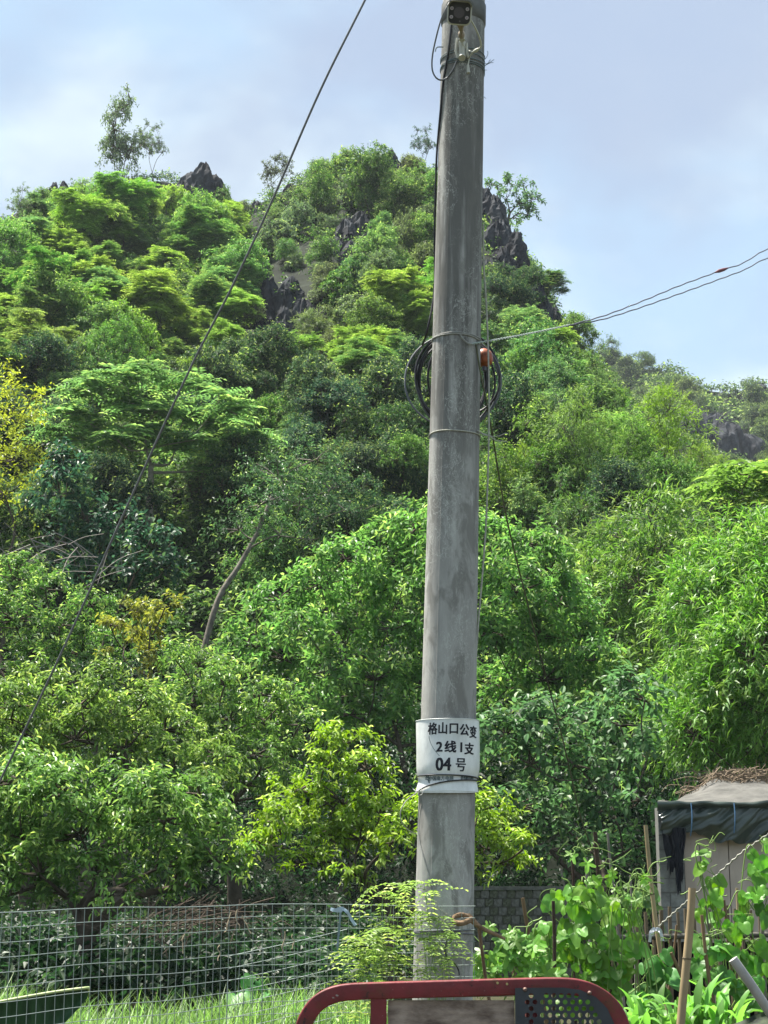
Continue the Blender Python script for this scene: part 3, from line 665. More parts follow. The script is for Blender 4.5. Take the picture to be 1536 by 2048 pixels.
outcrop('black weathered rock face in the middle of the hill', [(585, 560, 50, 70), (610, 600, 50, 80), (590, 690, 50, 60), (545, 690, 50, 60), (630, 640, 40, 60), (540, 560, 60, 130), (575, 620, 60, 110), (520, 530, 44, 120), (560, 660, 60, 70), (600, 660, 44, 70), (530, 610, 44, 110)], 55, 4)
outcrop('dark ribbed rock below the right-hand hill top', [(690, 440, 60, 90), (720, 420, 50, 90), (740, 460, 50, 90), (700, 490, 54, 70), (670, 470, 50, 70)], 62, 5)
outcrop('dark small rock in the saddle of the hill', [(510, 400, 34, 50), (490, 408, 30, 40), (580, 375, 34, 40), (600, 385, 30, 40)], 71, 6)
outcrop('dark rock at the far left of the crest', [(112, 368, 24, 50), (130, 362, 24, 50), (98, 378, 18, 40)], 73, 7)
outcrop('dark rock ledge beside the pole at the cliff foot', [(1060, 550, 36, 90), (1085, 600, 36, 80), (1110, 620, 26, 70)], 70, 8)
outcrop('grey cliff bands on the distant hill', [(1390, 820, 60, 60), (1425, 830, 60, 70), (1455, 850, 70, 70), (1400, 860, 70, 60), (1490, 870, 60, 50), (1370, 860, 50, 50), (1440, 885, 80, 50)], 150, 9, far_h)
outcrop('grey knob on the skyline of the distant hill', [(1500, 772, 36, 24), (1520, 768, 36, 30)], 176, 10, far_h)
outcrop('grey rocks under the top of the distant hill', [(1330, 775, 40, 36), (1370, 790, 40, 30), (1290, 800, 30, 30)], 165, 11, far_h)

#@@DETAILS
hz = Acc(); hz.box((50, 108, 39), (240, 240, 80.0)); ho = hz.build('haze', None); ho['kind'] = 'stuff'; ho['label'] = 'thin pale haze in the air over the valley and hills'
hm = bpy.data.materials.new('haze'); hm.use_nodes = True; hm.node_tree.nodes.clear()
pv = hm.node_tree.nodes.new('ShaderNodeVolumePrincipled'); ov = hm.node_tree.nodes.new('ShaderNodeOutputMaterial')
pv.inputs['Color'].default_value = (.82, .90, 1, 1); pv.inputs['Density'].default_value = .00028; pv.inputs['Anisotropy'].default_value = .2
hm.node_tree.links.new(pv.outputs[0], ov.inputs['Volume']); ho.data.materials.append(hm)
# ------------------------------------------------------------------ near undergrowth and grass
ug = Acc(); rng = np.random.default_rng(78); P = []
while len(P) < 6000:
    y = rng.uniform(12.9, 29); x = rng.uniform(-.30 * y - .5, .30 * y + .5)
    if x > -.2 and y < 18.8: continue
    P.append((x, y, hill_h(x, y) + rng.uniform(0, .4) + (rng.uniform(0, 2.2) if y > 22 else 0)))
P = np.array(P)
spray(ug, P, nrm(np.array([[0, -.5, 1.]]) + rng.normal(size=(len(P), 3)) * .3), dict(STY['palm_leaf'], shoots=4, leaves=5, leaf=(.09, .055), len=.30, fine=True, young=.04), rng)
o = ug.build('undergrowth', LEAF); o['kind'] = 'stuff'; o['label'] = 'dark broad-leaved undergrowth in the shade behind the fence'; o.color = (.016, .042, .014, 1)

g = Acc(); n = 13000
gx = rng.uniform(-3.9, .3, n); gy = rng.uniform(8.7, 11.0, n); gz = np.array([ground_h(a, b) for a, b in zip(gx, gy)])
hh = rng.uniform(.12, .34, n) * (1 + .35 * np.sin(gx * 3.1) * np.sin(gy * 2.3)); az = rng.uniform(0, 6.28, n); ln = rng.uniform(.1, .95, n)
dx, dy = np.cos(az), np.sin(az); wd = rng.uniform(.003, .0065, n)
V = np.zeros((n, 5, 3))
for k, (t, ww) in enumerate(((0, 1), (.55, .8))):
    cx = gx + dx * ln * hh * t ** 2; cy = gy + dy * ln * hh * t ** 2; cz = gz + hh * t
    V[:, 2 * k] = np.stack([cx - dy * wd * ww, cy + dx * wd * ww, cz], 1); V[:, 2 * k + 1] = np.stack([cx + dy * wd * ww, cy - dx * wd * ww, cz], 1)
V[:, 4] = np.stack([gx + dx * ln * hh, gy + dy * ln * hh, gz + hh * .97], 1)
base = (np.arange(n) * 5)[:, None]; rn = rng.uniform(0, 1, n)
g.add(V.reshape(-1, 3), base + np.array([[0, 1, 3, 2]]), rn, rng.uniform(0, .5, n))
g.f.append(base + np.array([[2, 3, 4]])); g.a.append((rn, rng.uniform(0, .5, n)))
o = g.build('grass', leaf_material('grass', young=(.26, .32, .10), trans=.4)); o['kind'] = 'stuff'; o['label'] = 'bright green grass behind the wire mesh fence'; o.color = (.105, .205, .045, 1)

#@@POLE
# ------------------------------------------------------------------ concrete pole
YP = 7.47
_b = at(886, 1950, YP); _t = at(927.5, 15, YP)
def axis(z):
    t = (z - _b.z) / (_t.z - _b.z); return _b.x + (_t.x - _b.x) * t
def prad(z): return .1345 - (z - 1.21) * .0053
def ppt(th, z, dr=0):
    r = prad(z) + dr; return Vector((axis(z) + r * math.sin(th), YP - r * math.cos(th), z))
def surf(px, py, dr=.003):
    """point on the front of the pole seen at a photo pixel"""
    Y = YP - .12
    for _ in range(6):
        p = at(px, py, Y); r = prad(p.z) + dr; d = max(-r, min(r, p.x - axis(p.z)))
        Y = YP - math.sqrt(max(0, r * r - d * d))
    return at(px, py, Y)

def concrete():
    m = bpy.data.materials.new('weathered_concrete'); m.use_nodes = True; t = m.node_tree; N = t.nodes.new; K = t.links.new
    b = t.nodes['Principled BSDF']; b.inputs['Roughness'].default_value = .9; b.inputs['Specular IOR Level'].default_value = .15
    tcn = N('ShaderNodeTexCoord')
    def noi(scale, st, det=6, dist=0, rough=.6):
        mm = N('ShaderNodeMapping'); mm.inputs['Scale'].default_value = st; K(tcn.outputs['Object'], mm.inputs[0])
        n = N('ShaderNodeTexNoise'); n.inputs['Scale'].default_value = scale; n.inputs['Detail'].default_value = det; n.inputs['Distortion'].default_value = dist; n.inputs['Roughness'].default_value = rough
        K(mm.outputs[0], n.inputs['Vector']); return n
    def ramp(src, p0, p1, c0=0., c1=1.):
        r = N('ShaderNodeMapRange'); r.inputs[1].default_value = p0; r.inputs[2].default_value = p1; r.inputs[3].default_value = c0; r.inputs[4].default_value = c1
        r.clamp = True; r.interpolation_type = 'SMOOTHSTEP'; K(src, r.inputs[0]); return r.outputs[0]
    def mix(fac, a, c):
        x = N('ShaderNodeMix'); x.data_type = 'RGBA'
        if isinstance(fac, float): x.inputs[0].default_value = fac
        else: K(fac, x.inputs[0])
        for i, v in ((6, a), (7, c)):
            if isinstance(v, tuple): x.inputs[i].default_value = (*v, 1)
            else: K(v, x.inputs[i])
        return x.outputs[2]
    def math_(op, a, c):
        x = N('ShaderNodeMath'); x.operation = op; x.use_clamp = op != 'SUBTRACT'
        for i, v in ((0, a), (1, c)):
            if isinstance(v, (int, float)): x.inputs[i].default_value = v
            else: K(v, x.inputs[i])
        return x.outputs[0]
    sep = N('ShaderNodeSeparateXYZ'); K(tcn.outputs['Object'], sep.inputs[0])
    col = mix(ramp(noi(2.5, (1, 1, .5)).outputs['Fac'], .35, .65), (.31, .305, .285), (.43, .425, .40))
    # dark lichen that grew on the upper part, in vertical streaks
    hgt = ramp(sep.outputs['Z'], 2.9, 4.1); low = ramp(sep.outputs['Z'], 5.6, 6.4, 1., .55)
    st = ramp(noi(11, (1.6, 1.6, .10), 8).outputs['Fac'], .30, .56)
    dk = math_('MULTIPLY', math_('MULTIPLY', st, low), math_('ADD', math_('MULTIPLY', hgt, .60), .22))
    col = mix(dk, col, (.078, .075, .070))
    # brownish blotches lower down
    br = math_('MULTIPLY', ramp(noi(13, (1, 1, .4), 8, .6).outputs['Fac'], .46, .60), .7)
    col = mix(br, col, (.16, .155, .142))
    # pale wandering root marks
    for sc_, seed, wdt in ((11, .0, .010), (19, 3.3, .013), (7, 8.1, .007)):
        mm = N('ShaderNodeMapping'); mm.inputs['Scale'].default_value = (1, 1, .45); mm.inputs['Location'].default_value = (seed, seed * 2, seed)
        K(tcn.outputs['Object'], mm.inputs[0])
        n = N('ShaderNodeTexNoise'); n.inputs['Scale'].default_value = sc_; n.inputs['Detail'].default_value = 4; n.inputs['Roughness'].default_value = .7; n.inputs['Distortion'].default_value = .8
        K(mm.outputs[0], n.inputs['Vector'])
        ab = N('ShaderNodeMath'); ab.operation = 'ABSOLUTE'; K(math_('SUBTRACT', n.outputs['Fac'], .5), ab.inputs[0])
        ln_ = ramp(ab.outputs[0], 0., wdt, 1., 0.)
        brk = ramp(noi(5, (1, 1, .6), 2).outputs['Fac'], .42, .6)
        col = mix(math_('MULTIPLY', math_('MULTIPLY', ln_, brk), .60), col, (.50, .51, .47))
    K(col, b.inputs['Base Color'])
    bp = N('ShaderNodeBump'); bp.inputs['Strength'].default_value = .5; bp.inputs['Distance'].default_value = .004
    K(noi(60, (1, 1, .3), 6).outputs['Fac'], bp.inputs['Height']); K(bp.outputs[0], b.inputs['Normal'])
    return m
CONC = concrete()
STEEL = M('galvanised_steel', (.42, .43, .42), .5, .5, .6, noise_sc=20, noise_amt=.35)
WIREG = M('grey_wire', (.36, .36, .33), .6, .3, noise_sc=30, noise_amt=.4)
BLACKC = M('black_cable', (.015, .015, .017), .45, .4)
GREYC = M('grey_cable', (.09, .10, .11), .5, .4)
ROPE = M('pale_rope', (.42, .42, .36), .85, .1, noise_sc=60, noise_amt=.35)
WHITEP = M('aged_white_plastic', (.52, .52, .46), .45, .4, noise_sc=14, noise_amt=.2)

pole = thing('utility_pole', 'tall weathered grey concrete utility pole rising in front of the hill', 'utility pole', (axis(0), YP, 0))
off = -pole.location
A = Acc(); zs = list(np.arange(-.3, 8.81, .18)); V = []; ks = 72
for z in zs:
    for j in range(ks):
        p = ppt(j / ks * 2 * math.pi, z); V.append(tuple(p))
i, j = np.meshgrid(np.arange(len(zs) - 1), np.arange(ks), indexing='ij'); i = i.ravel(); j = j.ravel(); j2 = (j + 1) % ks
A.add(V, np.stack([i * ks + j, i * ks + j2, (i + 1) * ks + j2, (i + 1) * ks + j], 1))
A.add(V[-ks:], [list(range(ks))])
A.build('shaft', CONC, pole, True, off)
for th in (-.52, -.52 + math.pi):
    A = Acc(); A.tube([ppt(th, z, -.0016) for z in np.arange(.0, 8.8, .3)], .0028, 6); A.build('mould_seam', CONC, pole, True, off)
A = Acc(); zc = surf(927, 12).z
A.tube([ppt(0, zc, 0) * 0 + Vector((axis(z), YP, z)) for z in (zc - .045, zc - .04, zc + .06, zc + .065)], [prad(zc) + .0005, prad(zc) + .006, prad(zc) + .006, prad(zc) + .0005], 48)
A.build('steel_band', M('dull_band', (.13, .13, .12), .7, .3, noise_sc=12, noise_amt=.4), pole, True, off)

def ring(py, r=.0028, tilt=0., dr=.003, ph=0., wob=.002, seed=0, px=905):
    z0 = surf(px, py).z; rr = random.Random(seed); o_ = []
    for k in range(49):
        th = k / 48 * 2 * math.pi + ph
        o_.append(ppt(th, z0 + tilt * math.sin(th) + wob * math.sin(3 * th + seed), dr))
    return o_
# upper tie with its twisted knot
t_ = thing('tie_wire', 'pale wire tied round the pole above the black cable coil', 'wire', ppt(0, surf(912, 665).z))
A = Acc(); A.tube(ring(668, .003, tilt=-.008, seed=1), .0034, 6); A.tube(ring(665, .003, tilt=-.004, seed=2), .0024, 6); A.build('loop', WIREG, t_, True, -t_.location)
def twist(p, r, pitch, k, ph=0.):
    P = [Vector(q) for q in p]; o_ = []; s = 0
    for a in range(len(P)):
        d = (P[min(a + 1, len(P) - 1)] - P[max(a - 1, 0)]).normalized(); u = d.cross(Vector((0, 0, 1))).normalized(); v = d.cross(u)
        if a: s += (P[a] - P[a - 1]).length
        f = s / pitch * 2 * math.pi + ph
        o_.append(P[a] + u * r * math.cos(f) + v * r * math.sin(f))
    return o_
kn = smooth_path([surf(920, 668, .008), surf(926, 678, .010), surf(935, 686, .012), surf(944, 689, .012)], 12)
A = Acc()
for ph in (0, math.pi): A.tube(twist(kn, .003, .02, 1, ph), .0024, 5)
A.build('twisted_knot', WIREG, t_, True, -t_.location)
# lower tie
t_ = thing('tie_wire', 'pale wire tied round the pole below the coil with two loose ends', 'wire', ppt(0, surf(905, 860).z))
A = Acc(); A.tube(ring(860, .003, tilt=-.004, seed=4), .0034, 6); A.build('loop', ROPE, t_, True, -t_.location)
A = Acc(); e = surf(955, 862, .006)
kn = smooth_path([e, at(962, 866, 7.42), at(972, 870, 7.38), at(982, 873, 7.36)], 10)
for ph in (0, math.pi): A.tube(twist(kn, .003, .022, 1, ph), .0024, 5)
A.tube(smooth_path([at(982, 873, 7.36), at(998, 872, 7.33), at(1010, 867, 7.3), at(1016, 868, 7.3)], 4), .0022, 5)
A.tube(smooth_path([at(982, 873, 7.36), at(992, 881, 7.34), at(1004, 882, 7.32), at(1014, 884, 7.3)], 4), .0022, 5)
A.build('loose_end', ROPE, t_, True, -t_.location)

# paired wires running off to the right
Yw = lambda px: 7.36 + (px - 945) / 600 * 2.2
def wl(l): return [at(a, b, Yw(a)) for a, b in l]
t_ = thing('overhead_wire', 'pair of thin wires twisted together then parting towards the right edge', 'wire', at(945, 688, 7.36))
com = smooth_path(wl([(945, 688), (985, 681), (1035, 672), (1090, 661), (1140, 650)]), 40)
A = Acc(); A.tube(twist(com, .0034, .055, 1), .0028, 5); A.tube(twist(com, .0034, .055, 1, math.pi), .0028, 5)
A.build('twisted_pair', M('greenish_wire', (.34, .40, .36), .6, .3), t_, True, -t_.location)
wa = smooth_path(wl([(1140, 650), (1200, 634), (1250, 616), (1300, 596), (1355, 573), (1420, 549), (1443, 540), (1480, 529), (1510, 512), (1540, 496), (1700, 430), (2300, 190)]), 30)
wb = smooth_path(wl([(1140, 650), (1200, 640), (1260, 622), (1310, 605), (1380, 580), (1440, 558), (1490, 539), (1540, 514), (1700, 455), (2300, 220)]), 30)
DKW = M('dull_wire', (.11, .11, .13), .6, .3)
for p_ in (wa, wb):
    A = Acc(); A.tube(twist(p_, .0014, .17, 1), .0036, 5); A.build('strand', DKW, t_, True, -t_.location)
A = Acc(); A.tube([at(1430, 545, Yw(1430)), at(1438, 542, Yw(1438)), at(1448, 539, Yw(1448)), at(1456, 536, Yw(1456))], [.004, .011, .010, .004], 8)
A.build('taped_joint', M('red_tape', (.13, .04, .045), .6, .3), t_, True, -t_.location)

# stay cable from the pole head down to the left
gy = [(930, -400, 7.5), (730, 0, 7.6), (640, 182, 7.7), (545, 400, 7.85), (460, 582, 8.0), (380, 738, 8.15), (250, 1022, 8.4), (130, 1290, 8.6), (0, 1562, 8.8), (-120, 1800, 9.0)]
A = Acc(); A.tube(smooth_path([at(a, b, c) for a, b, c in gy], 8), .0062, 8); 
o = A.build('stay_cable', M('steel_strand', (.15, .155, .16), .5, .4, .3, noise_sc=40, noise_amt=.3), None, True)
tag(o, 'grey steel stay cable slanting from upper middle to the lower left', 'cable')

# cable coil behind the pole
t_ = thing('cable_coil', 'coil of black cable hung behind the pole between the two ties', 'cable', at(905, 760, 7.66))
loops = [(906, 757, 96, 92, .0052, GREYC, .5), (903, 755, 72, 88, .0068, BLACKC, -.3), (903, 758, 68, 86, .0068, BLACKC, .1), (905, 762, 66, 92, .0065, BLACKC, .2), (928, 750, 72, 84, .0062, BLACKC, .4), (916, 768, 82, 92, .0055, GREYC, -.5), (914, 764, 76, 88, .0060, BLACKC, .0)]
for k, (cx, cy, rx, ry, r_, mm, sk) in enumerate(loops):
    A = Acc(); pts = []
    for q in range(49):
        a = q / 48 * 2 * math.pi
        pts.append(at(cx + rx * math.cos(a) + sk * 6 * math.sin(2 * a), cy + ry * math.sin(a) * (1 + .05 * math.sin(a + k)), 7.64 + .012 * k + .02 * math.sin(2 * a + k)))
    A.tube(pts, r_, 7); A.build('loop', mm, t_, True, -t_.location)
# orange insulator
t_ = thing('insulator', 'orange-brown round insulator half hidden behind the right side of the pole', 'insulator', at(968, 715, 7.60))
OR = M('orange_glaze', (.42, .11, .04), .45, .4, noise_sc=30, noise_amt=.6)
A = Acc(); c = t_.location
A.tube([c + Vector((0, 0, z)) for z in (-.046, -.042, -.030, -.012, .008, .024, .038, .046)], [.010, .026, .040, .045, .045, .040, .026, .008], 20, True)
A.build('body', OR, t_, True, -c)
A = Acc(); A.tube([c + Vector((0, 0, -.05)), c + Vector((0, 0, -.07))], .012, 10, True); A.build('pin', DKW, t_, True, -c)

# cable running down the pole's left edge
dc = [(903, 50), (898, 92), (893, 125), (886, 165), (881, 220), (877, 290), (873, 360), (871, 430), (870, 470)]
pts = [surf(a, b, .006) for a, b in dc[:5]] + [ppt(R(-84 - k * 7), surf(895, b).z, .008) for k, (a, b) in enumerate(dc[5:])] + [ppt(R(-115), surf(895, 560).z, .01), ppt(R(-102), surf(895, 640).z, .03), at(845, 690, 7.66)]
A = Acc(); A.tube(smooth_path(pts, 6), .0055, 7); o = A.build('power_cable', BLACKC, None, True); tag(o, 'black cable running down the upper left edge of the pole to the coil', 'cable')
A = Acc(); pts = [at(906, -8, 7.25), at(895, 12, 7.2), at(882, 40, 7.22), at(870, 85, 7.25), at(864, 120, 7.27), at(866, 145, 7.27), at(877, 159, 7.28), surf(892, 157, .01), surf(904, 143, .008), surf(914, 122, .008)]
A.tube(smooth_path(pts, 8), .0042, 7); o = A.build('drooping_cable', GREYC, None, True); tag(o, 'thin grey cable drooping in a loop left of the security camera', 'cable')

# security camera -------------------------------------------------------
cp_ = at(919, 26, 6.98); fwd = (Vector((0, 0, EYE)) - cp_).normalized()
q = fwd.to_track_quat('-Y', 'Z')
sc_root = thing('security_camera', 'white bullet security camera with a dark face on the pole top', 'camera', cp_)
from mathutils import Quaternion
sc_root.rotation_mode = 'QUATERNION'; sc_root.rotation_quaternion = q @ Quaternion((0, 1, 0), R(5))
def rrect(w_, h_, r_, n=6):
    o_ = []
    for cx, cz, a0 in ((w_ / 2 - r_, h_ / 2 - r_, 0), (-w_ / 2 + r_, h_ / 2 - r_, 90), (-w_ / 2 + r_, -h_ / 2 + r_, 180), (w_ / 2 - r_, -h_ / 2 + r_, 270)):
        for k in range(n + 1):
            a = R(a0 + 90 * k / n); o_.append((cx + r_ * math.cos(a), cz + r_ * math.sin(a)))
    return o_
def loft(A, secs):
    """secs: (profile, y) rounded rectangles lofted along y, both ends closed"""
    n = len(secs[0][0]); V = [(x, y, z) for pr, y in secs for x, z in pr]
    fs = [(i * n + j, i * n + (j + 1) % n, (i + 1) * n + (j + 1) % n, (i + 1) * n + j) for i in range(len(secs) - 1) for j in range(n)]
    A.add(V, fs); A.add(V[:n], [list(range(n))[::-1]]); A.add(V[-n:], [list(range(n))])
A = Acc(); loft(A, [(rrect(.112, .108, .026), 0.0), (rrect(.118, .114, .028), .004), (rrect(.118, .114, .028), .03), (rrect(.106, .1, .03), .045), (rrect(.102, .096, .03), .19), (rrect(.09, .085, .03), .2)])
A.build('housing', WHITEP, sc_root)
A = Acc(); loft(A, [(rrect(.103, .099, .022), -.003), (rrect(.106, .102, .023), .001)]); A.build('face_plate', M('dark_glass', (.022, .024, .035), .15, .5), sc_root)
A = Acc(); hp = [(x, z) for x, z in rrect(.126, .118, .03, 6) if z > .012]
hp2 = [(x * 1.04, z * 1.05) for x, z in hp]; nH = len(hp); V = [(x, y, z) for y in (-.022, .17) for x, z in hp] + [(x, y, z) for y in (-.022, .17) for x, z in hp2]
fs = []
for k in range(nH - 1): fs += [(k, k + 1, nH + k + 1, nH + k), (2 * nH + k + 1, 2 * nH + k, 3 * nH + k, 3 * nH + k + 1), (k + 1, k, 2 * nH + k, 2 * nH + k + 1), (nH + k, nH + k + 1, 3 * nH + k + 1, 3 * nH + k)]
A.add(V, fs); A.build('sunshield', M('dull_hood', (.16, .17, .16), .5, .3), sc_root)
def disc(A, x, z, r, y, th=.002, k=24): A.tube([(x, y, z), (x, y - th, z)], [r, r], k, True)
A = Acc(); disc(A, -.002, .002, .026, -.003, .004); A.build('lens', M('lens_glass', (.07, .065, .085), .12, .6), sc_root)
for x, z in ((-.038, .020), (.037, .020), (-.038, -.020), (.037, -.020)):
    A = Acc(); disc(A, x, z, .0085, -.003, .002); l_ = A.build('infrared_light', M('led_ring', (.40, .38, .42), .3, .5), sc_root)
    A = Acc(); disc(A, x, z, .0045, -.005, .001, 16); b_ = A.build('bulb', M('led_core', (.22, .17, .24), .3, .5), l_)
A = Acc(); disc(A, .004, -.038, .004, -.003, .001, 12); A.build('sensor', M('sensor', (.08, .08, .1), .3, .5), sc_root)
inv = sc_root.rotation_quaternion.inverted()
def lc(p): return inv @ (Vector(p) - cp_)
A = Acc(); A.tube([lc(p) for p in smooth_path([at(921, 46, 7.06), at(922, 56, 7.10), at(923, 63, 7.16), surf(923, 72, .045)], 4)], [.018] * 3 + [.013] * 3 + [.010] * 4 + [.017] * 3, 12, True)
A.build('ball_joint', M('rust_stained_joint', (.34, .27, .19), .6, .3, noise_sc=30, noise_amt=.4), sc_root, True)
A = Acc(); A.tube([lc(surf(924, 66, .045)), lc(surf(924, 80, .045))], .0165, 16, True); A.build('arm', WHITEP, sc_root, True)
A = Acc()
for x0, y0, y1 in ((914, 76, 112), (934, 86, 112)):
    A.tube([lc(surf(x0, y0, .02)), lc(surf(x0 + (-2 if x0 < 920 else 0), (y0 + y1) / 2 + 8, .02)), lc(surf(x0 + 2, y1 + 4, .012))], [.004, .0075, .006], 8, True)
A.tube([lc(surf(924, 110, .002)), lc(surf(924, 116, .022))], [.021, .018], 16, True)
A.tube([lc(surf(924, 84, .012)), lc(surf(924, 97, .012)), lc(surf(924, 112, .010))], [.019, .017, .019], 10, True)
A.build('mount_bracket', WHITEP, sc_root, True)
A = Acc(); A.tube([lc(p) for p in smooth_path([at(942, 40, 7.05), at(952, 58, 7.1), at(960, 78, 7.18), at(962, 92, 7.22), at(956, 99, 7.26), at(946, 104, 7.27), surf(936, 100, .02), surf(925, 88, .03)], 6)], .0042, 8)
A.tube([lc(p) for p in smooth_path([at(958, 97, 7.25), at(952, 101, 7.26), at(946, 104, 7.27)], 3)], [.005, .0065, .008, .0085, .008, .0065, .005], 8)
A.tube([lc(p) for p in smooth_path([at(946, 104, 7.27), surf(939, 114, .012), surf(937, 126, .01), surf(936, 130, .01)], 4)], .0038, 8)
A.build('pigtail_cable', M('cream_cable', (.50, .50, .43), .5, .3), sc_root, True)
A = Acc(); A.tube([lc(surf(936, 129, .01)), lc(surf(936, 134, .01)), lc(surf(937, 146, .01))], [.005, .0075, .0095], 12, True); A.build('plug', WHITEP, sc_root, True)

t_ = thing('tie_wire', 'blue-grey twine wound round the pole behind the camera bracket', 'wire', ppt(0, surf(920, 110).z)); BLT = M('blue_twine', (.17, .22, .24), .8, .2)
A = Acc()
for py_, tl, sd in ((96, .006, 1), (103, -.004, 2), (115, .005, 3), (119, -.006, 4), (123, -.010, 5)): A.tube(ring(py_, tilt=tl, seed=sd, dr=.003, px=922), .0022, 5)
A.build('loop', BLT, t_, True, -t_.location)
A = Acc(); e = at(967, 122, 7.44)
for l_ in ([(967, 122), (974, 113), (976, 105), (974, 102)], [(967, 126), (975, 127), (981, 119)], [(967, 132), (978, 126), (988, 119)], [(967, 133), (980, 126), (987, 125)], [(966, 140), (974, 140)], [(966, 192), (972, 197)]):
    A.tube(smooth_path([at(a, b, 7.42) for a, b in l_], 4), .0016, 4)
A.tube(smooth_path([at(886, 94, 7.4), at(876, 94, 7.38), at(872, 97, 7.38), at(871, 103, 7.38)], 4), .0032, 5)
A.build('frayed_end', BLT, t_, True, -t_.location)

# hanging rope and climbing cord to the right of the pole
A = Acc(); pts = [ppt(R(86), surf(925, 430).z, .006)] + [at(a, b, 7.46) for a, b in ((967, 520), (972, 600), (976, 690), (978, 800), (977, 900), (974, 1000), (970, 1080), (963, 1170), (957, 1240), (952, 1315))]
A.tube(smooth_path(pts, 6), .0046, 7); o = A.build('hanging_rope', ROPE, None, True); tag(o, 'pale rope hanging down close along the right side of the pole', 'rope')
A = Acc(); l_ = [(952, 690, 7.38), (960, 740, 7.4), (972, 800, 7.45), (985, 870, 7.6), (996, 940, 7.8), (1012, 1030, 8.0), (1033, 1120, 8.3), (1056, 1210, 8.6), (1078, 1300, 8.9), (1102, 1390, 9.1), (1122, 1465, 9.3), (1142, 1550, 9.5), (1160, 1630, 9.7), (1184, 1700, 9.9), (1196, 1750, 10)]
A.tube(smooth_path([at(*p) for p in l_], 6), .0042, 6); o = A.build('training_cord', M('mossy_cord', (.13, .14, .08), .9, .1, noise_sc=3, col2=(.05, .045, .035)), None, True); tag(o, 'thin mossy cord slanting from the cable coil down to the garden stakes', 'cord')

# number plate -----------------------------------------------------------
zt, zb = surf(893, 1436, .02).z, surf(893, 1582, .02).z; RS = .147; zm = (zt + zb) / 2
sx = axis(zm) - .001
def sp(th, z, dr=0):
    k = (z - zb) / (zt - zb); r = RS + dr + .004 * math.sin(2.2 * th) * (k - .3) - .010 * math.exp(-((k - .16) / .10) ** 2) + .003 * math.cos(3 * th + 4 * k)
    return Vector((sx + (axis(z) - axis(zm)) * .8 + r * math.sin(th), YP - r * math.cos(th), z))
sign = thing('number_plate', 'white number plate with black Chinese lettering wrapped round the pole', 'sign', sp(0, zm))
so = -sign.location
def plate_mat():
    m = M('plate_film', (.78, .80, .78), .3, .4, noise_sc=9, noise_amt=.30, stretch=(1, 1, .5), bump=.12)
    t = m.node_tree; b = t.nodes['Principled BSDF']; N = t.nodes.new
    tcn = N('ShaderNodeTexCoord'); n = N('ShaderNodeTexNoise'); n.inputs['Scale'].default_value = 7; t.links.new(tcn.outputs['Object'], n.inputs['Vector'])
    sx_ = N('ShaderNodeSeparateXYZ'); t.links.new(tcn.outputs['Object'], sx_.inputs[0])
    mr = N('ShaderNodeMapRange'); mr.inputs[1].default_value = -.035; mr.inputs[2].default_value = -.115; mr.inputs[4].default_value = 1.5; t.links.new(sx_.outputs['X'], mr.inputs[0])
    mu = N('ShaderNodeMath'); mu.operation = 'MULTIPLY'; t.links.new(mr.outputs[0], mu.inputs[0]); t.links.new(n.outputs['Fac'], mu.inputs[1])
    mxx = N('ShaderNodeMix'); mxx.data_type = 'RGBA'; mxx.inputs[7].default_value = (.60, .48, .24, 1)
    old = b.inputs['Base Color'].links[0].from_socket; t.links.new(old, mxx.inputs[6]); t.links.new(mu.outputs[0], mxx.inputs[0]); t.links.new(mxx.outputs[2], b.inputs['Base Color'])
    return m
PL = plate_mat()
A = Acc(); nz_, nt_ = 26, 44; V = []
for a in range(nz_ + 1):
    for b in range(nt_ + 1):
        th = R(-84 + 168 * b / nt_); k = a / nz_; z = zb + (zt - zb) * k - (.008 * math.cos(th * 1.2) if k < .05 else 0)
        V.append(sp(th, z))
nv = len(V)
for a in range(nz_ + 1):
    for b in range(nt_ + 1):
        V.append(sp(R(-84 + 168 * b / nt_), V[a * (nt_ + 1) + b].z, -.002))
fs = []
for a in range(nz_):
    for b in range(nt_):
        q_ = a * (nt_ + 1) + b; fs += [(q_, q_ + 1, q_ + nt_ + 2, q_ + nt_ + 1), (nv + q_ + 1, nv + q_, nv + q_ + nt_ + 1, nv + q_ + nt_ + 2)]
A.add(V, fs)
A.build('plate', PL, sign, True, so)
for k0, k1 in ((.985, 1.005), (-.005, .02)):
    A = Acc(); A.tube([sp(R(-84 + 168 * b / 40), zb + (zt - zb) * (k0 + k1) / 2, .001) for b in range(41)], .0016, 5); A.build('rim', M('plate_edge', (.7, .72, .7), .35, .5), sign, True, so)
INK = M('black_ink', (.012, .013, .020), .5, .3)
import bmesh
def text_mesh(s, size):
    cu = bpy.data.curves.new('lettering', 'FONT'); cu.body = s; cu.size = size; cu.align_x = 'CENTER'; cu.align_y = 'CENTER'; cu.resolution_u = 3
    ob = bpy.data.objects.new('lettering', cu); sc.collection.objects.link(ob)
    dg = bpy.context.evaluated_depsgraph_get(); dg.update()
    me = bpy.data.meshes.new_from_object(ob.evaluated_get(dg)); bpy.data.objects.remove(ob)
    return me
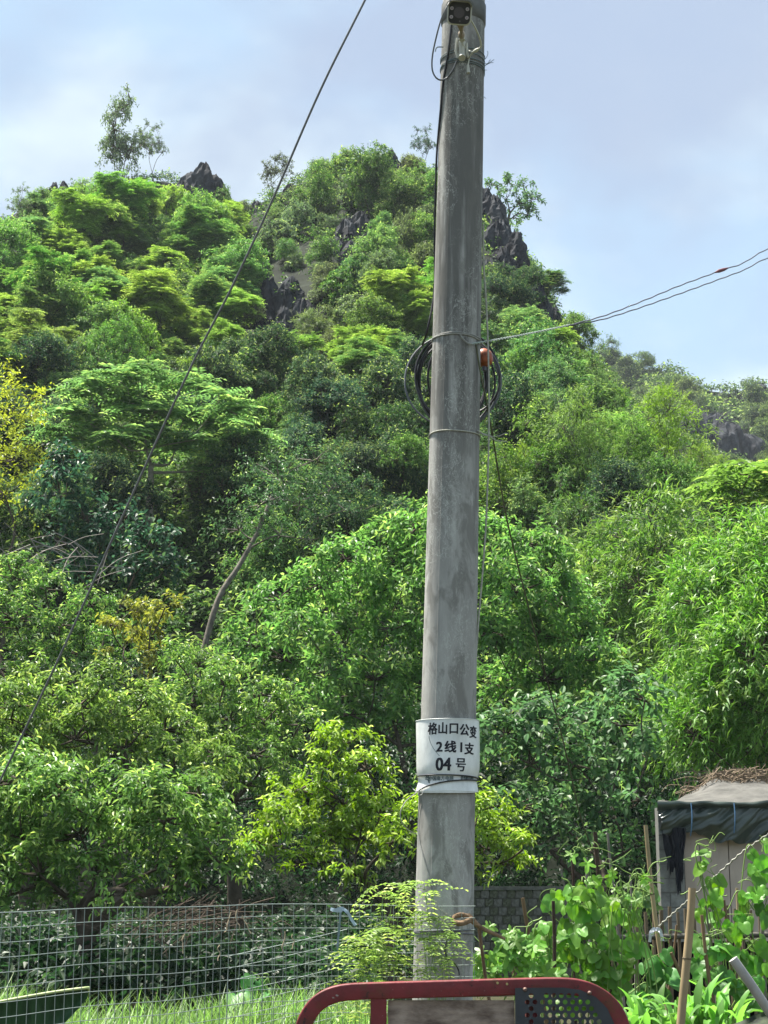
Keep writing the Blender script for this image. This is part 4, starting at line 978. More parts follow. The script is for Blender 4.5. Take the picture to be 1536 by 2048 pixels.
def wrap_text(s, th0, px_y, size, bold, sxk=1., name='lettering', m=None, by=.6):
    me = text_mesh(s, size); z0 = surf(893, px_y, .02).z
    bm = bmesh.new(); bm.from_mesh(me)
    xs_ = [v.co.x for v in bm.verts]; u = min(xs_)
    while u < max(xs_):
        u += .008; bmesh.ops.bisect_plane(bm, geom=bm.verts[:] + bm.edges[:] + bm.faces[:], plane_co=(u, 0, 0), plane_no=(1, 0, 0))
    cxm = (min(xs_) + max(xs_)) / 2; ys_ = [v.co.y for v in bm.verts]; cym = (min(ys_) + max(ys_)) / 2
    co = [(v.co.x - cxm, v.co.y - cym) for v in bm.verts]; fs = [[v.index for v in f.verts] for f in bm.faces]
    bm.verts.index_update(); fs = [[v.index for v in f.verts] for f in bm.faces]
    VV, FF = [], []
    for k, (ox, oy) in enumerate(((-1, -by), (1, -by), (-1, by), (1, by), (0, 0), (-1, 0), (1, 0)) if bold else ((0, 0),)):
        o_ = len(VV)
        for x, y in co:
            VV.append(sp(th0 + (x + ox * bold) * sxk / RS, z0 + y + oy * bold, .0012 + .00012 * k))
        FF += [[i_ + o_ for i_ in f] for f in fs]
    bm.free(); me = bpy.data.meshes.new('lettering'); me.from_pydata(VV, [], FF); me.materials.append(m or INK)
    return obj(name, me, None, sign, so)
for ch, th, y_, s_ in (('格', -31, 1456, .057), ('山', -11.5, 1456, .057), ('口', 8.5, 1457, .057), ('公', 28.5, 1459, .057), ('变', 48, 1462, .057)):
    wrap_text(ch, R(th), y_, s_, .0019, .86)
for ch, th, y_, s_ in (('2', -17, 1493, .062), ('线', 3, 1493, .056), ('1', 23, 1494, .062), ('支', 40, 1496, .056)):
    wrap_text(ch, R(th), y_, s_, .0019)
for ch, th, y_, s_ in (('0', -16, 1528, .082), ('4', -2.5, 1528, .082), ('号', 23, 1529, .066)):
    wrap_text(ch, R(th), y_, s_, .0030 if ch != '号' else .0020, .86, by=.35)
SOFT = M('faded_ink', (.05, .09, .10), .5, .3)
wrap_text('中国南方电网', R(-14), 1556, .0215, .0005, .95, m=SOFT)
wrap_text('供电服务热线', R(42), 1554, .0190, .0005, .8, m=SOFT)
A = Acc(); zl = surf(893, 1556, .02).z
for k, (u0, u1, dz) in enumerate(((-48, -41, .012), (-47, -38, .005), (-47.5, -41, -.002), (-41, -36, -.009), (-40, -36, -.016))):
    A.tube([sp(R(u0 + (u1 - u0) * j / 6), zl + dz + .002 * math.sin(j), .0015) for j in range(7)], .0022, 4)
A.tube([sp(R(-38.5), zl + dz_, .0015) for dz_ in (.014, 0, -.018)], .0022, 4)
A.build('emblem', SOFT, sign, False, so)
A = Acc(); zk = surf(893, 1470, .02).z; zq = surf(893, 1512, .02).z
A.tube([sp(R(-38 + 22 * (k / 14) ** 1.6), zk + (zq - zk) * k / 14, .0010) for k in range(15)], .0008, 4); A.build('crease', SOFT, sign, False, so)
# the wires that hold the plate
DKB = M('black_tie', (.02, .018, .022), .5, .4)
t_ = thing('tie_wire', 'dark wire holding the lower edge of the number plate', 'wire', sp(0, zl))
A = Acc(); z1 = surf(893, 1549, .02).z; lst_ = [sp(R(-86 + 172 * k / 30), z1 - .010 * (k / 30) ** 3, .004) for k in range(31)]
lst_ += [ppt(R(95 + 170 * k / 12), z1 - .012, .01) for k in range(13)] + [lst_[0]]
A.tube(lst_, .0032, 6); A.build('upper_strand', DKB, t_, True, -t_.location)
A = Acc(); z2 = surf(893, 1558, .02).z; z3 = surf(848, 1582, .02).z
A.tube([sp(R(84 - 148 * k / 30), z2 + (z3 - z2) * (k / 30) ** 3.0 , .006) for k in range(31)], .0036, 6); A.build('lower_strand', DKB, t_, True, -t_.location)
A = Acc(); a0 = sp(R(-64), z3, .006)
A.tube(smooth_path([a0, at(828, 1589, 7.33), at(812, 1602, 7.32), at(802, 1620, 7.3), at(801, 1636, 7.3), at(808, 1652, 7.32), at(820, 1662, 7.35), at(833, 1668, 7.4)], 5), .0024, 5)
A.tube(smooth_path([a0, surf(839, 1605, .006), surf(836, 1640, .006), surf(837, 1672, .006), surf(846, 1710, .005), surf(858, 1750, .004), surf(872, 1790, .004)], 5), .0022, 5)
A.tube(smooth_path([at(826, 1578, 7.34), at(834, 1583, 7.32), at(842, 1578, 7.32), at(845, 1588, 7.31), at(836, 1590, 7.32), at(840, 1576, 7.33)], 5), .0024, 5)
A.build('loose_end', WIREG, t_, True, -t_.location)
# lower tie, broken stick, rag
t_ = thing('tie_wire', 'doubled wire round the pole foot just above the red guard', 'wire', ppt(0, surf(890, 1864).z))
A = Acc(); A.tube(ring(1862, tilt=.004, seed=3, px=886), .0028, 6); A.tube(ring(1868, tilt=-.003, seed=6, px=886), .0028, 6); A.build('loop', DKW, t_, True, -t_.location)
t_ = thing('broken_stick', 'bent broken brown stick caught against the pole foot', 'stick', at(930, 1836, 7.25))
BARKB = M('brown_stick', (.30, .20, .12), .85, .15, noise_sc=25, noise_amt=.6, bump=.5)
A = Acc(); A.tube(smooth_path([at(934, 1832, 7.27), at(944, 1840, 7.27), at(957, 1852, 7.26), at(975, 1862, 7.25), at(992, 1869, 7.24), at(1010, 1878, 7.24)], 5), [.016, .017, .017, .016, .015, .014, .014, .013, .012, .012, .011, .011, .010, .010, .010, .009, .009, .009, .008, .008, .008, .007, .007, .007, .006, .006][:26], 9, True)
A.build('shank', BARKB, t_, True, -t_.location)
A = Acc(); A.tube(smooth_path([at(936, 1834, 7.27), at(922, 1830, 7.24), at(909, 1833, 7.22), at(905, 1840, 7.2)], 4), [.013, .013, .012, .012, .011, .011, .010, .009, .009, .008, .007, .006, .005], 8, True)
A.tube(smooth_path([at(905, 1843, 7.2), at(918, 1847, 7.2), at(932, 1844, 7.23), at(944, 1838, 7.26)], 4), [.009, .010, .011, .012, .012, .012, .012, .013, .013, .013, .013, .014, .014], 8, True)
A.build('split_end', BARKB, t_, True, -t_.location)
def ribbon(A, pts, w_, normal=(0, -1, 0), seed=0):
    P = smooth_path(pts, 6); V = []; rr = random.Random(seed)
    for k, p in enumerate(P):
        d = (P[min(k + 1, len(P) - 1)] - P[max(k - 1, 0)]).normalized(); a = .6 * math.sin(k * .5 + seed)
        s_ = d.cross(Vector(normal) + Vector((a, 0, a * .5))).normalized() * w_ / 2
        V += [tuple(p - s_), tuple(p + s_)]
    n_ = len(P); A.add(V, [(2 * k, 2 * k + 1, 2 * k + 3, 2 * k + 2) for k in range(n_ - 1)])
A = Acc(); ribbon(A, [at(900, 1845, 7.24), at(902, 1862, 7.23), at(903, 1878, 7.22), at(898, 1888, 7.22)], .010)
ribbon(A, [at(894, 1880, 7.22), at(890, 1902, 7.22), at(897, 1918, 7.22), at(908, 1926, 7.22), at(916, 1938, 7.22), at(919, 1950, 7.22)], .006)
ribbon(A, [at(892, 1905, 7.22), at(891, 1925, 7.22), at(888, 1941, 7.22)], .004)
o = A.build('plastic_strip', M('black_plastic', (.02, .02, .025), .35, .4)); tag(o, 'torn black plastic strip dangling at the pole foot', 'plastic strip')
A = Acc(); rr = random.Random(3)
for k in range(9):
    pts = [at(897 + rr.uniform(-6, 8), 1830 + rr.uniform(-14, 10), 7.23)]
    for j in range(5): pts.append(pts[-1] + Vector((rr.uniform(-.03, .03), rr.uniform(-.01, .01), rr.uniform(-.035, .03))))
    A.tube(smooth_path(pts, 4), .0011, 4)
A.tube(smooth_path([at(904, 1850, 7.22), at(906, 1872, 7.22), at(912, 1884, 7.22), at(920, 1890, 7.22)], 4), .0014, 4)
o = A.build('tangled_string', ROPE, None, True); tag(o, 'tangle of pale string on the fence in front of the pole foot', 'string')

# ------------------------------------------------------------------ wire mesh fence
def fence_wires(path, ztop, zbot, sp_, name_root, label, r_=.0013, sag=0., slant=None):
    P = [Vector((x, y, 0)) for x, y in path]; P = smooth_path(P, 10); S = [0]
    for a, b in zip(P, P[1:]): S.append(S[-1] + (b - a).length)
    def pos(s):
        k = min(len(P) - 2, max(0, int(np.searchsorted(S, s) - 1))); t = (s - S[k]) / (S[k + 1] - S[k]); return P[k].lerp(P[k + 1], t)
    root = thing(name_root, label, 'fence', pos(0)); Lr = S[-1]; rr = random.Random(4)
    def disp(s, z):
        q_ = pos(s); return Vector((q_.x + .007 * noise.noise(Vector((s * 3, z * 2, 0))), q_.y + .012 * noise.noise(Vector((s * 2.2, z * 3, 5))), z + .010 * noise.noise(Vector((s * 1.6, z, 9))) + (slant(s) if slant else 0)))
    s = 0
    mm = M('fence_wire', (.20, .245, .23), .5, .4, .2)
    while s <= Lr:
        A = Acc(); ztp = ztop + .004
        A.tube([disp(s + .003 * noise.noise(Vector((s * 9, z * 5, 1))), z) for z in np.linspace(zbot, ztp, 22)], r_, 4); A.build('wire', mm, root, True, -root.location); s += sp_
    z = ztop
    while z > zbot:
        A = Acc(); n_ = int(Lr / .07)
        A.tube([disp(Lr * k / n_, z) + Vector((0, -.0025, 0)) for k in range(n_ + 1)], r_ * (1.35 if z == ztop else 1.05), 4); A.build('wire', mm, root, True, -root.location); z -= sp_
    return root
fence_wires([(-2.2, 4.1), (-1.344, 5.6), (-.90, 6.45), (-.586, 6.98), (-.30, 7.16), (0, 7.24), (.25, 7.24), (.40, 7.22)], 1.512, .1, .05, 'wire_mesh_fence', 'green-grey welded wire mesh fence running to the pole foot')
fence_wires([(-.66, 7.02), (-.40, 7.10), (-.16, 7.16)], 1.30, .5, .05, 'loose_mesh_panel', 'loose slanting piece of wire mesh overlapping the fence near the pole', .0013, slant=lambda s: .11 * (s / .5))
A = Acc(); BLR = M('blue_ribbon', (.36, .46, .52), .6, .3)
ribbon(A, [at(661, 1818, 6.95), at(672, 1820, 6.95), at(684, 1817, 6.95), at(696, 1826, 6.95), at(704, 1840, 6.95), at(711, 1851, 6.95)], .014, seed=1)
ribbon(A, [at(664, 1820, 6.96), at(680, 1822, 6.95), at(688, 1815, 6.95)], .012, seed=2)
o = A.build('plastic_ribbon', BLR); tag(o, 'pale blue plastic ribbon knotted on the top fence wire', 'ribbon')
A = Acc(); ribbon(A, [at(681, 1824, 7.0), at(679, 1850, 7.0), at(676, 1880, 7.0), at(675, 1900, 7.0)], .010, seed=5)
o = A.build('plastic_strip', M('grey_blue_strip', (.16, .22, .24), .6, .3)); tag(o, 'thin grey-blue strip hanging down inside the mesh fence', 'plastic strip')
rr = random.Random(8)
for k, (x, y) in enumerate(((475, 1818), (462, 1824), (370, 1868), (484, 1830), (440, 1890), (570, 1862), (585, 1868))):
    A = Acc(); Yf = 5.6 + 1.4 * x / 500 - .01 if x < 500 else 7.05
    pts = [at(x, y, Yf)]
    for j in range(4): pts.append(pts[-1] + Vector((rr.uniform(-.012, .012), rr.uniform(-.004, 0), rr.uniform(-.03, -.008))))
    A.tube(smooth_path(pts, 4), .0022, 4); o = A.build('dry_tendril', M('dry_tendril', (.35, .29, .2), .9, .1), None, True)
    tag(o, 'dry tendril on the mesh fence, ' + ('curled over the top wire at its highest stretch', 'left neighbour of the curled one on the top wire', 'hanging one mesh below the top, furthest left', 'paired with the curled one on the top wire', 'lowest one hanging in the middle rows', 'left one of two below the blue ribbon', 'right one of two below the blue ribbon')[k], 'tendril', 'dry tendrils on the mesh fence')

# broad leaf in the corner
def sheet(fn, nu, nv, th=.002):
    V = []; 
    for a in range(nu + 1):
        for b in range(nv + 1): V.append(tuple(fn(a / nu, b / nv)))
    A = Acc(); A.add(V, [(a * (nv + 1) + b, (a + 1) * (nv + 1) + b, (a + 1) * (nv + 1) + b + 1, a * (nv + 1) + b + 1) for a in range(nu) for b in range(nv)]); return A
def ban(u, v):
    top = at(-260 + 438 * u, 2034 - 52 * u + 6 * math.sin(u * 5), 6.35)
    return top + Vector((-.02 * v + .03 * v * (1 - u), .05 * math.sin(v * 2.5) + .004 * math.sin(u * 60) * v, -.26 * v * min(1, (1.02 - u) * 3.0 + .14)))
t_ = thing('banana_leaf', 'broad dark green leaf with a pale edge in the lower left corner', 'leaf', ban(0, 0))
lb = sheet(ban, 60, 14).build('blade', M('banana_blade', (.030, .085, .035), .55, .3, noise_sc=9, col2=(.010, .034, .014), stretch=(3, 1, .3), bump=.3), t_, True, -t_.location)
A = Acc(); A.tube([ban(k / 30, 0) + Vector((0, -.002, .002)) for k in range(31)] + [ban(1, .12), ban(1, .25)], [.0055] * 31 + [.005, .003], 6); mr_ = A.build('midrib', M('pale_midrib', (.42, .50, .22), .5, .3), t_, True, -t_.location)
A = Acc(); A.tube([ban(.1, 0) - Vector((0, 0, .01)), ban(.02, 0) - Vector((0, -.1, .5)), Vector((ban(0, 0).x, 6.6, 0))], [.012, .018, .02], 8); A.build('stem', M('green_stem', (.12, .2, .05), .6, .3), t_, True, -t_.location)

# ------------------------------------------------------------------ red cargo guard
YG_ = 6.0
RED = M('worn_red_paint', (.190, .026, .030), .5, .3, noise_sc=9, col2=(.085, .018, .018), bump=.15, ramp=(.3, .6))
def red_worn():
    t = RED.node_tree; b = t.nodes['Principled BSDF']; N = t.nodes.new; K = t.links.new
    tcn = N('ShaderNodeTexCoord')
    def patch(sc_, lo, hi, colr):
        n = N('ShaderNodeTexNoise'); n.inputs['Scale'].default_value = sc_; n.inputs['Detail'].default_value = 8; n.inputs['Roughness'].default_value = .7; K(tcn.outputs['Object'], n.inputs['Vector'])
        r_ = N('ShaderNodeMapRange'); r_.inputs[1].default_value = lo; r_.inputs[2].default_value = hi; K(n.outputs['Fac'], r_.inputs[0])
        m_ = N('ShaderNodeMix'); m_.data_type = 'RGBA'; m_.inputs[7].default_value = (*colr, 1); K(r_.outputs[0], m_.inputs[0]); K(b.inputs['Base Color'].links[0].from_socket, m_.inputs[6]); K(m_.outputs[2], b.inputs['Base Color'])
    patch(7, .54, .66, (.11, .040, .020)); patch(31, .60, .66, (.035, .018, .016)); patch(55, .66, .70, (.30, .26, .24))
    def spot(px, py, r0, colr, amt):
        c = at(px, py, YG_ - .03) - gl.location
        vm = N('ShaderNodeVectorMath'); vm.operation = 'DISTANCE'; vm.inputs[1].default_value = c; K(tcn.outputs['Object'], vm.inputs[0])
        n = N('ShaderNodeTexNoise'); n.inputs['Scale'].default_value = 28; n.inputs['Detail'].default_value = 6; K(tcn.outputs['Object'], n.inputs['Vector'])
        s_ = N('ShaderNodeMath'); s_.operation = 'MULTIPLY_ADD'; s_.inputs[1].default_value = .06; K(n.outputs['Fac'], s_.inputs[0]); K(vm.outputs['Value'], s_.inputs[2])
        r_ = N('ShaderNodeMapRange'); r_.inputs[1].default_value = r0 + .03; r_.inputs[2].default_value = r0 + .045; r_.inputs[3].default_value = amt; r_.inputs[4].default_value = 0; K(s_.outputs[0], r_.inputs[0])
        m_ = N('ShaderNodeMix'); m_.data_type = 'RGBA'; m_.inputs[7].default_value = (*colr, 1); K(r_.outputs[0], m_.inputs[0]); K(b.inputs['Base Color'].links[0].from_socket, m_.inputs[6]); K(m_.outputs[2], b.inputs['Base Color'])
    spot(760, 1978, .020, (.36, .35, .34), .8); spot(812, 1978, .028, (.36, .35, .35), .8); spot(785, 1980, .020, (.10, .035, .02), 1.); spot(672, 1974, .008, (.30, .09, .08), .9)
    spot(1235, 2015, .035, (.16, .035, .02), .7)
gl = thing('cargo_guard', 'worn red steel guard rail of a cargo trike below the pole', 'guard rail', (at(900, 2048, YG_).x, YG_, 0))
red_worn(); go = -gl.location
def sweep(A, pts, w_, d_, rad=.006):
    pr = rrect(w_, d_, rad, 3); P = [Vector(p) for p in pts]; V = []; n = len(pr)
    for k, p in enumerate(P):
        d = (P[min(k + 1, len(P) - 1)] - P[max(k - 1, 0)]).normalized(); u = d.cross(Vector((0, 1, 0))).normalized()
        V += [tuple(p + u * a + Vector((0, 1, 0)) * b) for a, b in pr]
    A.add(V, [(i * n + j, i * n + (j + 1) % n, (i + 1) * n + (j + 1) % n, (i + 1) * n + j) for i in range(len(P) - 1) for j in range(n)])
    A.add(V[:n], [list(range(n))]); A.add(V[-n:], [list(range(n))[::-1]])
def down(px, py): p = at(px, py, YG_); return Vector((p.x, p.y, .0))
A = Acc(); fr = [down(603, 2100), at(603, 2100, YG_), at(606, 2060, YG_), at(616, 2032, YG_), at(634, 2008, YG_), at(660, 1992, YG_), at(695, 1984, YG_), at(760, 1981, YG_), at(900, 1977, YG_), at(1040, 1973, YG_), at(1125, 1972, YG_), at(1168, 1978, YG_), at(1202, 1994, YG_), at(1228, 2020, YG_), at(1243, 2055, YG_), at(1248, 2100, YG_), down(1250, 2100)]
pth = [fr[0]] + smooth_path(fr[1:-1], 6) + [fr[-1]]
sweep(A, pth, .058, .050); frame_ = A.build('frame', RED, gl, True, go)
for k, (xx, w_, yb) in enumerate(((757, .058, .0), (1064, .05, .030), )):
    A = Acc(); p = at(xx, 1996, YG_ + yb); sweep(A, [Vector((p.x, p.y, 0)), Vector((p.x, p.y, p.z))], w_, .044); A.build('post', RED, gl, False, go)
A = Acc(); sweep(A, [Vector((at(603, 2048, YG_).x, YG_, .62)), Vector((at(1250, 2048, YG_).x, YG_, .62))], .05, .045); A.build('cross_rail', RED, gl, False, go)
BOARD = M('weathered_board', (.38, .30, .25), .85, .15, noise_sc=14, col2=(.12, .085, .07), bump=.3, stretch=(.6, 1, 1.4))
a, b = at(776, 1994, YG_), at(1029, 1992, YG_)
A = Acc(); A.box(((a.x + b.x) / 2, YG_ + .012, (a.z - .012 + .66) / 2), (b.x - a.x, .012, a.z - .012 - .66)); A.build('board', BOARD, gl, False, go)
A = Acc(); A.tube([at(778, 1996, YG_ - .0), at(800, 1995.5, YG_ - .0), at(1027, 1992, YG_ - .0)], .0016, 5); A.build('board_edge', M('board_edge', (.3, .3, .28), .8), gl, False, go)
cu = bpy.data.curves.new('perforated_plate', 'CURVE'); cu.dimensions = '2D'; cu.fill_mode = 'BOTH'; cu.extrude = .0015
def poly(ps):
    s_ = cu.splines.new('POLY'); s_.points.add(len(ps) - 1); s_.use_cyclic_u = True
    for k, (x, y) in enumerate(ps): s_.points[k].co = (x, y, 0, 1)
outl = [(1029, 1975), (1125, 1974), (1160, 1979), (1190, 1993), (1212, 2015), (1226, 2045), (1231, 2090), (1232, 2250), (1029, 2250)]
wpt = lambda x, y: (lambda p: (p.x, p.z))(at(x, y, YG_))
poly([wpt(*q_) for q_ in outl])
def inside(x, y, mg=13):
    if y > 2235 or y < 1986: return False
    lim = 1219 if y > 2085 else float(np.interp(y, [1986, 1993, 2015, 2045, 2085], [1150, 1168, 1194, 1210, 1217]))
    return 1047 < x < lim
row_ = 0; y = 1990
while y < 2236:
    x = 1046 + (row_ % 2) * 7.5
    while x < 1230:
        if inside(x, y) and not (1075 < x < 1080): 
            poly([wpt(x + 4.9 * math.cos(-k * math.pi / 7), y + 4.9 * math.sin(-k * math.pi / 7)) for k in range(14)])
        x += 15
    y += 13; row_ += 1
ob = bpy.data.objects.new('pp', cu); sc.collection.objects.link(ob); dg = bpy.context.evaluated_depsgraph_get(); dg.update()
me = bpy.data.meshes.new_from_object(ob.evaluated_get(dg)); bpy.data.objects.remove(ob)
for v in me.vertices: v.co = Vector((v.co.x, YG_ - .0275 + v.co.z, v.co.y))
me.polygons.foreach_set('use_smooth', np.zeros(len(me.polygons), dtype=bool))
obj('perforated_plate', me, M('dark_plate', (.042, .047, .055), .5, .35, noise_sc=10, noise_amt=.4), gl, go)
for x, y in ((1050, 1979), (1179, 1986)):
    A = Acc(); p = at(x, y, YG_ - .03); A.tube([p, p - Vector((0, .006, 0)), p - Vector((0, .010, 0))], [.008, .0075, .004], 12, True); A.build('bolt', M('rusty_bolt', (.16, .10, .08), .6, .3, .3), gl, True, go)
for x, y in ((995, 1966), (1014, 1968)):
    A = Acc(); p = at(x, y, YG_ - .0255); A.tube([p, p - Vector((0, .003, 0))], .0045, 10, True); A.build('rivet', M('brass_rivet', (.36, .30, .12), .5, .4), gl, True, go)

# ------------------------------------------------------------------ low block wall
BRM = [M('grey_block', (.15, .155, .14), .95, .1, noise_sc=10, noise_amt=.5, bump=.5), M('mossy_block', (.10, .11, .08), .95, .1, noise_sc=10, noise_amt=.5, bump=.5)]
YB = 18.5; w0, w1 = at(900, 1780, YB), at(1150, 1780, YB); bh = 16.5 / ppm(w0); nb = int((w1.x - w0.x) / (bh * 1.05))
bw = thing('block_wall', 'low wall of small grey blocks in the shade right of the pole', 'wall', (w0.x, YB, 0))
bmeshes = []
for k in range(4):
    A = Acc(); rr = random.Random(k); A.box((0, 0, 0), (bh * .97 * rr.uniform(.97, 1), .12, bh * .90)); me = A.mesh('brick'); me.materials.append(BRM[k % 2]); bmeshes.append(me)
rows_ = int((w0.z + .02) / bh) + 1; rows_ = min(rows_, 14)
for r_ in range(rows_):
    for c_ in range(nb):
        o = obj('brick', bmeshes[(r_ * 7 + c_ * 3) % 4], None, bw); o.location = (c_ * bh * 1.05 + (r_ % 2) * bh * .5, trng.uniform(-.008, .008), w0.z - bh * (r_ + .5)); o.rotation_euler = (0, trng.uniform(-.02, .02), 0)
A = Acc(); A.box(((w1.x - w0.x) / 2, .006, w0.z / 2 - .01), (w1.x - w0.x, .10, w0.z - .02)); A.build('mortar', M('mortar', (.09, .09, .08), .95), bw)
A = Acc(); A.box(((w1.x - w0.x) / 2, 0, w0.z + .02), (w1.x - w0.x + .1, .16, .04)); A.build('coping', BRM[0], bw)

# ------------------------------------------------------------------ shack
YS = 17.0; s = 1 / ppm(at(1400, 1700, YS))
sh = thing('garden_shack', 'small block and plywood shack with tarps on its roof at right', 'shack', (at(1318, 1700, YS).x, YS, 0)); so_ = -sh.location
BLK = M('hollow_block', (.25, .255, .24), .95, .1, noise_sc=7, noise_amt=.45, bump=.5); bz = at(1330, 1614, YS).z; bhh = 28 * s; x0 = at(1318, 1700, YS).x; x1 = at(1368, 1700, YS).x
nrow = int(bz / bhh) + 1
for k in range(nrow):
    z = bz - bhh * (k + .5); cut = x0 + (x1 - x0) * (.62 if k % 2 else .38)
    for a, b in ((x0, cut), (cut, x1)):
        A = Acc(); A.box(((a + b) / 2, YS + .1 + trng.uniform(-.004, .004), z), (b - a - .008, .19, bhh - .010)); A.build('block', BLK, sh, False, so_)
A = Acc(); A.box(((x0 + x1) / 2, YS + .107, bz / 2 - .005), (x1 - x0 - .006, .182, bz - .01)); A.build('mortar', M('mortar_pale', (.14, .14, .13), .95), sh, False, so_)
xr = x0 + 3.4
A = Acc(); A.box((x0 + .36, YS + 1.25, bz / 2), (.15, 2.12, bz - .02), rz=-.235); A.box((xr, YS + 1.1, bz / 2), (.15, 2.38, bz - .02)); A.box(((x0 + xr) / 2 + .33, YS + 2.35, bz / 2), (xr - x0 - .82, .15, bz - .02)); A.build('wall', BRM[0], sh, False, so_)
PLY = M('weathered_plywood', (.50, .42, .35), .85, .15, noise_sc=3, col2=(.30, .25, .21), bump=.3, stretch=(1, 1, .35), ramp=(.3, .62))
zpt = at(1400, 1640, YS).z
for a, b, dy in ((1369, 1457, 0), (1459, 1560, .01), (1562, 1680, 0)):
    pa, pb = at(a, 1700, YS).x, at(b, 1700, YS).x
    A = Acc(); A.box(((pa + pb) / 2, YS + .03 + dy, zpt / 2 + .02), (pb - pa, .015, zpt - .04)); A.build('plywood_sheet', PLY, sh, False, so_)
def roof(u, v):
    x = x0 - .02 + (xr - x0 + .2) * u; y = YS - .12 + 2.7 * v
    ridge_ = at(1536, 1567, YS + 1.3).z - (at(1330, 1612, YS).z)
    zz = bz + .05 + ridge_ * min(1, v * 2.05) * min(1, .05 + u * 5.5) - max(0, v - .55) * .5
    return Vector((x + .66 * v * (1 - u), y, zz + .035 * noise.noise(Vector((x * 2.2, y * 1.6, 0))) + .018 * noise.noise(Vector((x * 7, y * 3, 4)))))
TG = M('grey_tarp', (.115, .11, .10), .7, .25, noise_sc=4, noise_amt=.5, bump=.6)
sheet(roof, 60, 40).build('roof_tarp', TG, sh, True, so_)
def drape(u, v):
    px_ = 1318 + 300 * u; topy = 1622 - 6 * min(1, u * 5); boty = float(np.interp(px_, [1318, 1345, 1365, 1400, 1440, 1480, 1510, 1536, 1620], [1668, 1672, 1662, 1668, 1684, 1688, 1682, 1676, 1690]))
    fold = noise.noise(Vector((u * 9 + v * 2.5, v * 1.2, 2))); f2 = noise.noise(Vector((u * 26 + v * 7, v * 2.5, 6)))
    p = at(px_ + 4 * fold, topy + (boty - topy + 9 * noise.noise(Vector((u * 14, 3, 1)))) * v, YS - .05)
    return p + Vector((0, -.04 * math.sin(v * 3.1) - .075 * fold - .035 * f2 - .03, .02 * fold * v))
GT = M('dark_green_tarp', (.060, .080, .066), .28, .5, noise_sc=5, noise_amt=.4)
sheet(drape, 110, 26).build('green_tarp', GT, sh, True, so_)
def rim(u, v):
    p = roof(u, 0); q_ = drape(min(1, max(0, (p.x - x0) / (at(1618, 1640, YS).x - x0))), 0)
    return Vector((p.x, p.y + (q_.y - p.y) * v, p.z + (q_.z - p.z) * v)) + Vector((0, -.03 * math.sin(v * 3.1), .01 * noise.noise(Vector((u * 30, v * 2, 3)))))
sheet(rim, 80, 8).build('tarp_fold', GT, sh, True, so_)
A = Acc()
for xx in (1382, 1468):
    A.tube(smooth_path([at(xx, 1606, YS - .17), at(xx + 2, 1630, YS - .19), at(xx + 1, 1655, YS - .17), at(xx - 1, 1672, YS - .12)], 4), .006, 5)
A.build('blue_cord', M('blue_cord', (.10, .2, .34), .7, .2), sh, True, so_)
rr = random.Random(9)
def rag(x_a, x_b, yt, yb, seed, label, yy, mm, rough=9):
    def fn(u, v):
        x_ = x_a + (x_b - x_a) * u; end = yb + rough * 2.2 * noise.noise(Vector((u * 6, seed, 0))) - abs(u - .5) * 40
        x_ = x_a + (x_b - x_a) * (.5 + (u - .5) * (1 - .55 * v)); p = at(x_ + 5 * noise.noise(Vector((u * 3, v * 3, seed))), yt + (end - yt) * v, yy)
        return p + Vector((0, -.05 * noise.noise(Vector((u * 7, v * 3, seed + 2))), 0))
    o_ = sheet(fn, 24, 24).build('torn_netting', mm, None, True); tag(o_, label, 'netting')
BN = M('black_netting', (.022, .024, .030), .8, .15)
rag(1322, 1366, 1660, 1748, 1, 'torn black netting hanging at the corner of the shack', YS - .09, BN)
rag(1345, 1372, 1656, 1790, 2, 'long ragged black strip hanging over the plywood edge', YS - .14, BN, 14)
def brush(cpx, cpy, wpx, hpx, Y, n, label, mm, tang=.5):
    A = Acc(); rr_ = random.Random(cpx); c = at(cpx, cpy, Y); k_ = 1 / ppm(c)
    for _ in range(n):
        p = c + Vector((rr_.gauss(0, .4) * wpx * k_, rr_.uniform(-.3, .3), rr_.uniform(-.5, .25) * hpx * k_))
        a = rr_.uniform(0, 3.14); d = Vector((math.cos(a), rr_.uniform(-.4, .4), math.sin(a) * .7)) * rr_.uniform(.15, .5) * wpx * k_
        A.tube(smooth_path([p - d, p + Vector((rr_.uniform(-.04, .04), 0, rr_.uniform(.0, .06))), p + d + Vector((0, 0, rr_.uniform(-.08, .04)))], 3), rr_.uniform(.0025, .006) * (Y / 17), 3)
    o_ = A.build('brush_pile', mm, None, False); tag(o_, label, 'brush'); return o_
brush(1478, 1556, 90, 34, YS + 1.2, 260, 'pile of dry brown twigs lying on top of the shack roof', TWIG)
brush(1405, 1582, 50, 26, YS + 1.3, 110, 'small heap of dry twigs at the left end of the shack roof', TWIG)
o = brush(95, 1105, 170, 110, 25.5, 36, 'tangle of bare grey twigs at the left below the yellow tree', M('grey_twig', (.24, .22, .20), .9, .1)); o.name = 'bare_twigs'
o = brush(395, 1835, 190, 60, 12.9, 110, 'dead brown twigs and vines in the shade behind the mesh fence', M('dead_vine', (.075, .058, .045), .9, .1)); o.name = 'dead_vines'

